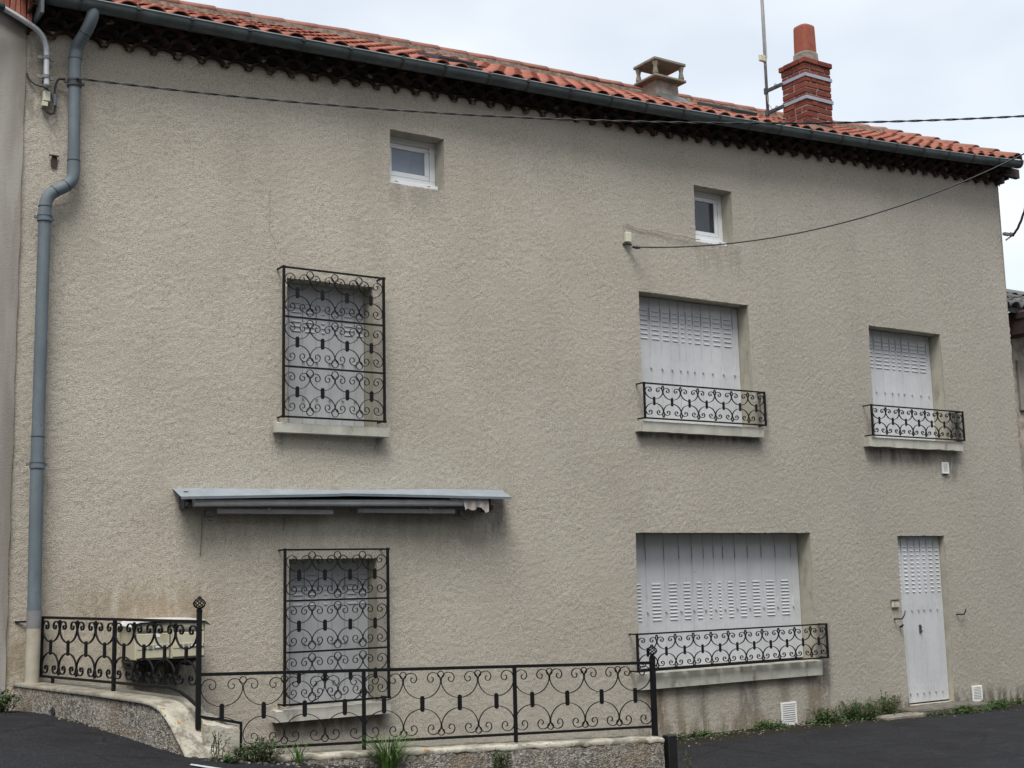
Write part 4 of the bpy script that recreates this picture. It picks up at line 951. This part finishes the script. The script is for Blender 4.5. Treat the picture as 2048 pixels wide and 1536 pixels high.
# ------------------------------------------------------------------ lamp arm, cables, boxes
lp = thing('street_lamp', 'curved galvanised street lamp arm clamped to the wall beside the downpipe', 'street lamp', (2.545, -.1, 4.16))
q = MB(); q.tube(bez([Vector(p) for p in [(2.55, -.10, 4.17), (2.545, -.10, 4.30), (2.542, -.10, 4.44), (2.535, -.105, 4.515), (2.51, -.115, 4.58), (2.46, -.13, 4.635), (2.37, -.15, 4.675), (2.26, -.17, 4.715), (2.16, -.19, 4.745)]], 4), .024, 12); q.build('arm', M['galv'], lp, smooth=True)
for z in (4.425, 4.255):
    q = MB(); q.tube([(2.543, -.10, z-.014), (2.543, -.10, z+.014)], .031, 12); q.bbox(2.475, 2.612, -.085, -.07, z-.016, z+.016, .003); q.box(2.53, 2.556, -.07, .0, z-.012, z+.012); q.build('clamp', M['grey'], lp)
q = MB(); q.tube(bez([Vector(p) for p in [(2.17, -.19, 4.742), (2.13, -.195, 4.748), (2.05, -.20, 4.745), (1.90, -.21, 4.735), (1.72, -.22, 4.72)]], 3), [.028, .032, .036, .042, .05, .062, .075, .085, .09, .09, .08, .06, .03][:13], 12); q.build('lamp_head', M['green'], lp, smooth=True)
jb = thing('lamp_junction_box', 'small pale cable box hanging under the lamp arm with a dark cable loop', 'cable box', (2.565, -.05, 4.05))
q = MB(); q.bbox(2.535, 2.592, -.075, -.01, 4.055, 4.145, .006); q.bbox(2.528, 2.575, -.07, -.012, 4.01, 4.054, .004); q.build('box', M['ivory'], jb)
q = MB(); q.tube(bez([Vector(p) for p in [(2.55, -.06, 4.01), (2.57, -.06, 3.965), (2.61, -.06, 3.955), (2.632, -.06, 3.99), (2.635, -.06, 4.08), (2.63, -.06, 4.18), (2.655, -.06, 4.265), (2.71, -.08, 4.27)]], 5), .0095, 6)
q.tube(bez([Vector(p) for p in [(2.62, -.06, 4.05), (2.59, -.06, 4.14), (2.54, -.05, 4.18), (2.48, -.04, 4.19), (2.43, -.03, 4.23), (2.405, -.02, 4.29)]], 4), .0065, 5); q.build('cable_loop', M['black'], jb)
q = MB(); q.tube([(2.632, -.062, 4.03), (2.632, -.062, 4.13)], .014, 8); q.build('blue_sleeve', M['pipe'], jb)
def twisted(path, r, pitch, name, label, strands=2, cat='cable', extra=None):
    q = MB(); L = [0]
    for a, b in zip(path[:-1], path[1:]): L.append(L[-1]+(b-a).length)
    for s_ in range(strands):
        pts = []
        for i, p in enumerate(path):
            t = (path[min(i+1, len(path)-1)]-path[max(i-1, 0)]).normalized(); n = t.cross(Vector((0, 0, 1))).normalized(); b_ = t.cross(n)
            a = 2*math.pi*L[i]/pitch+2*math.pi*s_/strands; pts.append(p+(n*math.cos(a)+b_*math.sin(a))*r*1.05)
        q.tube(pts, r, 5)
    return tag(q.build(name, M['black'], None, smooth=True), label, cat)
def para(A, B, c, s1=1.0, n=220): return [Vector((A[0]+(B[0]-A[0])*s, A[1]+(B[1]-A[1])*s, c[0]*s*s+c[1]*s+c[2])) for s in np.linspace(0, s1, n)]
twisted(para((2.78, -.16), (10.3, -4.0), (.799, -.9843, 4.269), 1.45, 420), .0055, .34, 'power_cable', 'long twisted black power cable slung across the facade from the downpipe')
q = MB(); q.tube(para((8.84, -.06), (11.7, -3.2), (1.2125, -.5105, 3.5677), 1.35, 60), .0075, 6)
tag(q.build('telephone_cable', M['black'], None, smooth=True), 'single black cable rising to the right from the wall box', 'cable')
ij = thing('wall_box', 'small pale cable entry box on the wall left of the dark attic window', 'cable box', (8.80, 0, 3.6))
q = MB(); q.bbox(8.762, 8.842, -.05, .0, 3.62, 3.735, .008); q.build('cover', M['ivory'], ij)
q = MB(); q.tube([(8.75, -.0, 3.60), (8.78, -.04, 3.605), (8.83, -.055, 3.59)], .012, 6); q.tube([(8.835, -.06, 3.575), (8.87, -.085, 3.562), (8.90, -.115, 3.553)], [.016, .022, .012], 8); q.build('cable_anchor', M['black'], ij)
q = MB(); q.tube(bez([Vector(p) for p in [(8.772, -.018, 3.72), (8.765, -.018, 3.82), (8.80, -.018, 3.835), (9.0, -.018, 3.80), (9.2, -.018, 3.815), (9.45, -.018, 3.80), (9.62, -.018, 3.805), (9.84, -.018, 3.785)]], 4), .005, 5); q.build('wire', M['beige'], ij)
sb = thing('service_bracket', 'twisted service cable on a bracket at the right edge of the house', 'cable bracket', (15.55, -.05, 4.55))
q = MB(); q.bbox(15.49, 15.60, -.07, -.02, 4.56, 4.60, .004); q.bar((15.52, -.05, 4.49), (15.62, -.08, 4.56), .02, .02); q.tube([(15.58, -.08, 4.575), (15.63, -.10, 4.57)], .03, 8); q.build('bracket', M['grey'], sb)
pth = [Vector((15.6+.15*s, -.1-.5*s, 4.565+.02*s+1.5*s**1.6)) for s in np.linspace(0, 1.5, 60)]
q = MB()
for s_ in range(3):
    pts = []
    for i, p in enumerate(pth): a = i*.55+2.1*s_; pts.append(p+Vector((math.cos(a), math.sin(a)*.4, math.sin(a)*.6))*.011)
    q.tube(pts, .010, 5)
q.build('cable', M['black'], sb, smooth=True)
# antenna mast strapped to the brick chimney
an = thing('antenna_mast', 'thin grey antenna mast with a small white amplifier strapped to the brick chimney', 'antenna', (11.88, .78, 5.85))
q = MB(); q.tube([(11.885, .79, 5.80), (11.885, .79, 7.9)], .020, 10); q.build('mast', M['grey'], an, smooth=True)
for z in (6.235, 5.935):
    q = MB(); q.bbox(11.862, 11.886, .50, .80, z-.026, z+.022, .003); q.bbox(11.855, 11.862, .56, .61, z-.01, z+.01, .001); q.tube([(11.875, .60, z+.03), (11.875, .62, z+.045), (11.875, .64, z+.03)], .005, 5); q.tube([(11.87, .79, z-.04), (11.87, .79, z+.035)], .027, 8); q.build('arm', M['dgrey'], an)
q = MB(); q.bbox(11.77, 11.875, .76, .80, 6.63, 6.72, .008); q.build('amplifier', M['ivory'], an)
q = MB(); q.tube([(11.92, .80, 7.9), (11.93, .80, 7.2), (11.935, .80, 6.7)], .004, 5); q.tube([(11.84, .78, 6.63), (11.86, .77, 6.58), (11.89, .775, 6.55)], .004, 5)
q.tube(bez([Vector(p) for p in [(11.87, .77, 6.20), (11.865, .75, 6.05), (11.90, .70, 5.95), (11.87, .55, 5.80), (11.86, .45, 5.75)]], 4), .0045, 5); q.build('coax_cable', M['beige'], an)

# ------------------------------------------------------------------ neighbours
nh = thing('house', 'grey rendered neighbour house at the left edge of the picture', 'house', (0, 0, -1))
q = MB(); n = 40; V = []
for i in range(n+1):
    z = -1.9+(4.86+1.9)*i/n; xo = 2.392+rnd(-.006, .006); V += [(-4, -.035, z), (2.2, -.035, z), (xo, -.030, z), (xo, .3, z)]
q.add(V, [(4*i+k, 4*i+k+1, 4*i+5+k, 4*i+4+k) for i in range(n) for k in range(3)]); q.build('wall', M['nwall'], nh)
q = MB(); q.bbox(-.025, .018, -.02, .012, 0, .36, .006); sm = q.mesh('edge_tile', M['tile'])
for i in range(7): link('edge_tile', sm, nh, loc=(2.12+i*.046, -.10, 4.765-.02*i+.03+rnd(-.004, .004)), rot=(rnd(-.1, .1), rnd(-.03, .03), 0))
q = MB(); q.box(-4, 2.42, -.085, .5, 4.80, 5.2); q.build('eave', M['wood'], nh)
q = MB(); q.bbox(2.425, 2.452, -.36, -.02, 4.70, 4.98, .004); q.build('end_flashing', M['zinc'], nh)
nr = thing('house', 'lower neighbour house with dark roof at the right edge of the picture', 'house', (18, .6, -1.7))
q = MB(); q.add([(15.53, .5, -2.1), (22, .5, -2.1), (22, .5, 3.62), (15.53, .5, 3.62), (15.53, 6, -2.1), (15.53, 6, 3.62)], [(0, 1, 2, 3), (0, 3, 5, 4)]); q.build('wall', M['stone'], nr)
q = MB(); q.bbox(16.30, 19, .46, .497, 2.2, 2.93, .006); q.build('render_patch', M['nwall'], nr)
q = MB(); q.add([(15.6, .25, 3.62), (22, .25, 3.62), (22, 4, 5.2), (15.6, 4, 5.2), (15.6, .25, 3.56), (22, .25, 3.56), (22, 4, 5.1), (15.6, 4, 5.1)], [(0, 1, 2, 3), (0, 4, 5, 1), (7, 6, 5, 4), (0, 3, 7, 4)]); rf = q.build('roof', M['dtile'], nr)
nt_ = barrel(.5, .11, .095, .016).mesh('roof_tile', M['dtile'], True)
for r in range(5):
    for i in range(14): link('roof_tile', nt_, rf, loc=(15.72+i*.24, .19+r*.42, 3.61+r*.178+rnd(-.01, .01)), rot=(.36+rnd(-.03, .03), 0, rnd(-.03, .03)))
q = MB(); q.bbox(16.08, 16.30, .1, .48, 3.24, 3.60, .02); q.bbox(16.06, 19, .05, .3, 3.46, 3.58, .02); q.build('eave_beam', M['wood'], nr)

# ------------------------------------------------------------------ plants
def leaf(mb, p, d, L, W, mi=0, droop=.3):
    d = Vector(d).normalized(); s = d.cross(Vector((0, 0, 1)))
    s = s.normalized() if s.length > .01 else Vector((1, 0, 0)); p = Vector(p); a = rnd(-.8, .8)
    u = s.cross(d); s = s*math.cos(a)+u*math.sin(a)
    m = p+d*L*.5; t = p+d*L-Vector((0, 0, droop*L))
    mb.add([p, m+s*W/2, t, m-s*W/2], [(0, 1, 2, 3)], mi)
def shade_houses():  # unseen houses, added to block low sky and deepen the recess shade
    for k, (x0, x1, y, h, lab) in enumerate(((-13, 9.5, -15.2, 7.2, 'unseen plain tall house added across the street to shade the facade'), (9.52, 32, -14.6, 8.4, 'unseen long plain house added across the street to the right for shade'))):
        t = thing('house', lab, 'house', ((x0+x1)/2, y-4, -1.8))  # added unseen house, for the shade
        q = MB(); q.box(x0, x1, y-8, y, -2.4, h); q.build('wall', M['nwall'], t)
        q = MB(); q.add([(x0-.2, y+.35, h-.05), (x1+.2, y+.35, h-.05), (x1+.2, y-4, h+1.9), (x0-.2, y-4, h+1.9), (x1+.2, y-8.35, h-.05), (x0-.2, y-8.35, h-.05)], [(0, 1, 2, 3), (3, 2, 4, 5), (0, 3, 5), (1, 4, 2)]); q.build('roof', M['tile'], t)
        n = int((x1-x0)/3)
        for i in range(n):
            for zz in (-.6, 2.2, 4.8):
                xx = x0+(i+.5)*(x1-x0)/n; q = MB(); q.bbox(xx-.5, xx+.5, y+.002, y+.05, zz, zz+1.5, .01); q.build('shutter', M['shutter'], t)
shade_houses()
def weed(name, label, x, y, z, h, spread, nst, mats, lw=.02, ll=.05, cat='weed', dens=26, flowers=0, group='weeds growing along the walls'):
    t = thing(name, label, cat, (x, y, z), group); st = MB(); lf = MB(); fl = MB()
    for i in range(nst):
        a = rnd(0, 6.28); r = spread*math.sqrt(random.random()); hh = h*rnd(.5, 1.05)*(1-.5*r/spread*random.random())
        p0 = Vector((x+r*.45*math.cos(a), y+r*.3*math.sin(a), z-.02)); p3 = Vector((x+r*math.cos(a)+rnd(-.03, .03), y+r*.6*math.sin(a), z+hh)); p1 = (p0+p3)/2+Vector((rnd(-.02, .02), rnd(-.02, .02), hh*.1))
        pts = catmull([p0, p1, p3], 4); st.tube([Vector(q_) for q_ in pts], .0028, 4, cap=False)
        for k in range(dens):
            u = random.random()**.8; q_ = Vector(pts[min(int(u*(len(pts)-1)), len(pts)-1)])+Vector((rnd(-1, 1), rnd(-1, 1), rnd(-1, 1)))*.018
            b = rnd(0, 6.28); leaf(lf, q_, (math.cos(b), math.sin(b), rnd(.1, 1.3)), ll*rnd(.5, 1.2), lw*rnd(.6, 1.2), droop=rnd(0, .4))
        if i < flowers:
            c = p3+Vector((0, 0, .01))
            for k in range(9): b = 6.28*k/9; leaf(fl, c, (math.cos(b), math.sin(b), .25), .017, .008, 0, 0)
    st.build('stem', M['stem'], t); lf.build('foliage', mats, t)
    if flowers: fl.build('flower', M['petal'] if flowers == 1 else M['yellow'], t)
    return t
def tuft(label, x, y, z, h, spread, n, wd=.007, mat='grass', name='grass_tuft', cat='grass tuft'):
    t = thing(name, label, cat, (x, y, z), 'grass tufts by the low wall'); q = MB()
    for i in range(n):
        a = rnd(0, 6.28); r = spread*math.sqrt(random.random()); p = Vector((x+.3*r*math.cos(a), y+.25*r*math.sin(a), z-.02)); hh = h*rnd(.4, 1.05); tip = p+Vector((math.cos(a)*r, math.sin(a)*r*.7, hh)); m = p+Vector((math.cos(a)*r*.3, math.sin(a)*r*.2, hh*.62)); e = tip+Vector((math.cos(a)*r*.5, math.sin(a)*r*.3, -hh*rnd(0, .25)))
        s = Vector((-math.sin(a), math.cos(a), 0))*wd*rnd(.5, 1.1)+Vector((rnd(-.002, .002), rnd(-.002, .002), 0))
        q.add([p-s/2, p+s/2, m+s/2, m-s/2, tip+s*.35, tip-s*.35, e], [(0, 1, 2, 3), (3, 2, 4, 5), (5, 4, 6)])
    q.build('blades', M[mat], t); return t
weed('corner_weed', 'large dark leafy weed clump at the foot of the corner post', 3.52, -2.40, -1.21, .18, .19, 60, M['leaf'], .012, .032, dens=22)
weed('corner_weed', 'thin upright weed stems beside the curved wall end', 3.24, -2.42, -1.16, .22, .07, 9, M['leaf'], .012, .028, dens=14)
weed('daisy', 'small weed with one white daisy at the wall corner', 3.29, -2.52, -1.17, .06, .07, 10, M['leaf'], .012, .03, cat='daisy', flowers=1)
tuft('thin grass blades between corner weeds and front wall', 3.80, -2.44, -1.23, .17, .09, 40)
tuft('bright green long grass tuft against the front wall', 4.42, -2.58, -1.32, .27, .17, 190)
weed('broad_weed', 'feathery dark green weed against the front wall', 5.24, -2.76, -1.42, .22, .07, 24, M['leaf'], .012, .03, dens=22)
t_ = thing('broad_leaf_plant', 'broad dull green leaves at the bottom of the front wall', 'plant', (4.95, -2.78, -1.40)); q = MB()
for a, L in ((.2, .13), (2.9, .13), (1.4, .09), (3.6, .10), (-.4, .11)):
    d_ = Vector((math.cos(a), -.35+.2*math.sin(a), .35)).normalized(); s_ = d_.cross(Vector((0, 0, 1))).normalized(); p = Vector((4.95, -2.78, -1.375))
    pr = [(0, .01), (.25, .042), (.55, .055), (.8, .036), (1, .003)]; V = []
    for u, w_ in pr: c_ = p+d_*L*u-Vector((0, 0, .05*u*u)); V += [c_-s_*w_+Vector((0, 0, .012)), c_, c_+s_*w_+Vector((0, 0, .012))]
    q.add(V, [(3*i+k, 3*i+3+k, 3*i+4+k, 3*i+1+k) for i in range(4) for k in range(2)])
q.build('leaves', M['weed'], t_, smooth=True)
weed('left_weed', 'green weed clump at the foot of the neighbour wall', 2.33, -.22, -.94, .19, .14, 34, M['weed'], .018, .045, dens=20)
for k, (x, y, h, sp, n, lab) in enumerate(((11.35, -.14, .20, .24, 60, 'green weeds beside the larger wall vent'), (11.95, -.14, .24, .34, 110, 'tall pale green weeds between wall vent and door'), (12.45, -.12, .30, .18, 50, 'feathery green weeds just left of the door'), (10.45, -.14, .09, .2, 40, 'tiny weeds left of the larger wall vent'), (13.45, -.42, .09, .2, 34, 'low weeds in front of the door step'), (14.15, -.40, .10, .22, 40, 'low weeds under the small vent beside the door'), (9.5, -.10, .06, .12, 10, 'sparse low weeds under the wide sill'))):
    weed('wall_weed', lab, x, y, ground_z(x, y), h, sp, n, M['weed'], .014, .035, dens=16)
weed('post_weed', 'small pale weed right of the short black post', 6.86, -2.95, -1.52, .20, .05, 6, M['weed'], .01, .03, dens=10)
weed('dandelion', 'small yellow flower on the verge right of the vent', 14.75, -.25, ground_z(14.75, -.25), .07, .08, 6, M['weed'], .014, .035, cat='dandelion', flowers=2)
q = MB(); q.bbox(12.05, 12.75, -.42, -.22, -1.78, -1.695, .015)
tag(q.build('stone_slab', M['cement'], None), 'flat pale stone slab on the ground left of the door step', 'slab')
# worn paint line on the road
q = MB(); V = []; n = 16
for i in range(n+1):
    u = i/n; x = 2.94+.50*u; y = -2.72-.62*u; w = .03*(.5+.5*math.sin(math.pi*min(1, u*1.3+.15)))
    for s_ in (-1, 1): V.append((x+.6*w*s_, y+w*s_, ground_z(x, y)+.010))
q.add(V, [(2*i, 2*i+2, 2*i+3, 2*i+1) for i in range(n)]); tag(q.build('road_marking', M['paint']), kind='structure')

# grit, soil and creeping plants gathered along the foot of the house and the low wall
q = MB(); lf = MB()
for i in range(1500):
    if i < 1050: x = rnd(7.2, 16.2); y = -.02-abs(random.gauss(0, .20))
    else: x = rnd(2.6, 6.4); y = -2.30-(x-3.2)*.2-abs(random.gauss(0, .10)) if x > 3.1 else -.5-(x-2.6)*3.3-abs(random.gauss(0, .08))
    z = ground_z(x, y); r = rnd(.004, .014)
    V = [(x+r*math.cos(a)*rnd(.7, 1.2), y+r*math.sin(a)*rnd(.7, 1.2), z+h) for h in (-.002, r*rnd(.5, .9)) for a in (0, 1.6, 3.1, 4.7)]
    q.add(V, [(4, 5, 6, 7), (0, 1, 5, 4), (1, 2, 6, 5), (2, 3, 7, 6), (3, 0, 4, 7)], 0 if random.random() < .7 else 1)
tag(q.build('grit', [M['step'], M['stone']]), 'loose grit and soil along the foot of the walls', 'grit', kind='stuff')
for i in range(2600):
    c = random.choice((10.5, 11.25, 11.6, 11.9, 12.2, 12.5, 13.4, 14.1, 14.6, 9.4)); x = c+random.gauss(0, .22); y = -.03-abs(random.gauss(0, .13))
    if 12.7 < x < 14.05: y -= .34
    if 10.75 < x < 11.03: continue
    z = ground_z(x, y)+abs(random.gauss(0, .025)); b = rnd(0, 6.28); leaf(lf, (x, y, z), (math.cos(b), math.sin(b), rnd(.1, .9)), rnd(.02, .05), rnd(.010, .022), random.choice((0, 0, 0, 1)), rnd(0, .4))
tag(lf.build('ground_cover', [M['weed'], M['leaf']]), 'low creeping green plants along the foot of the house wall', 'ground cover', kind='stuff')
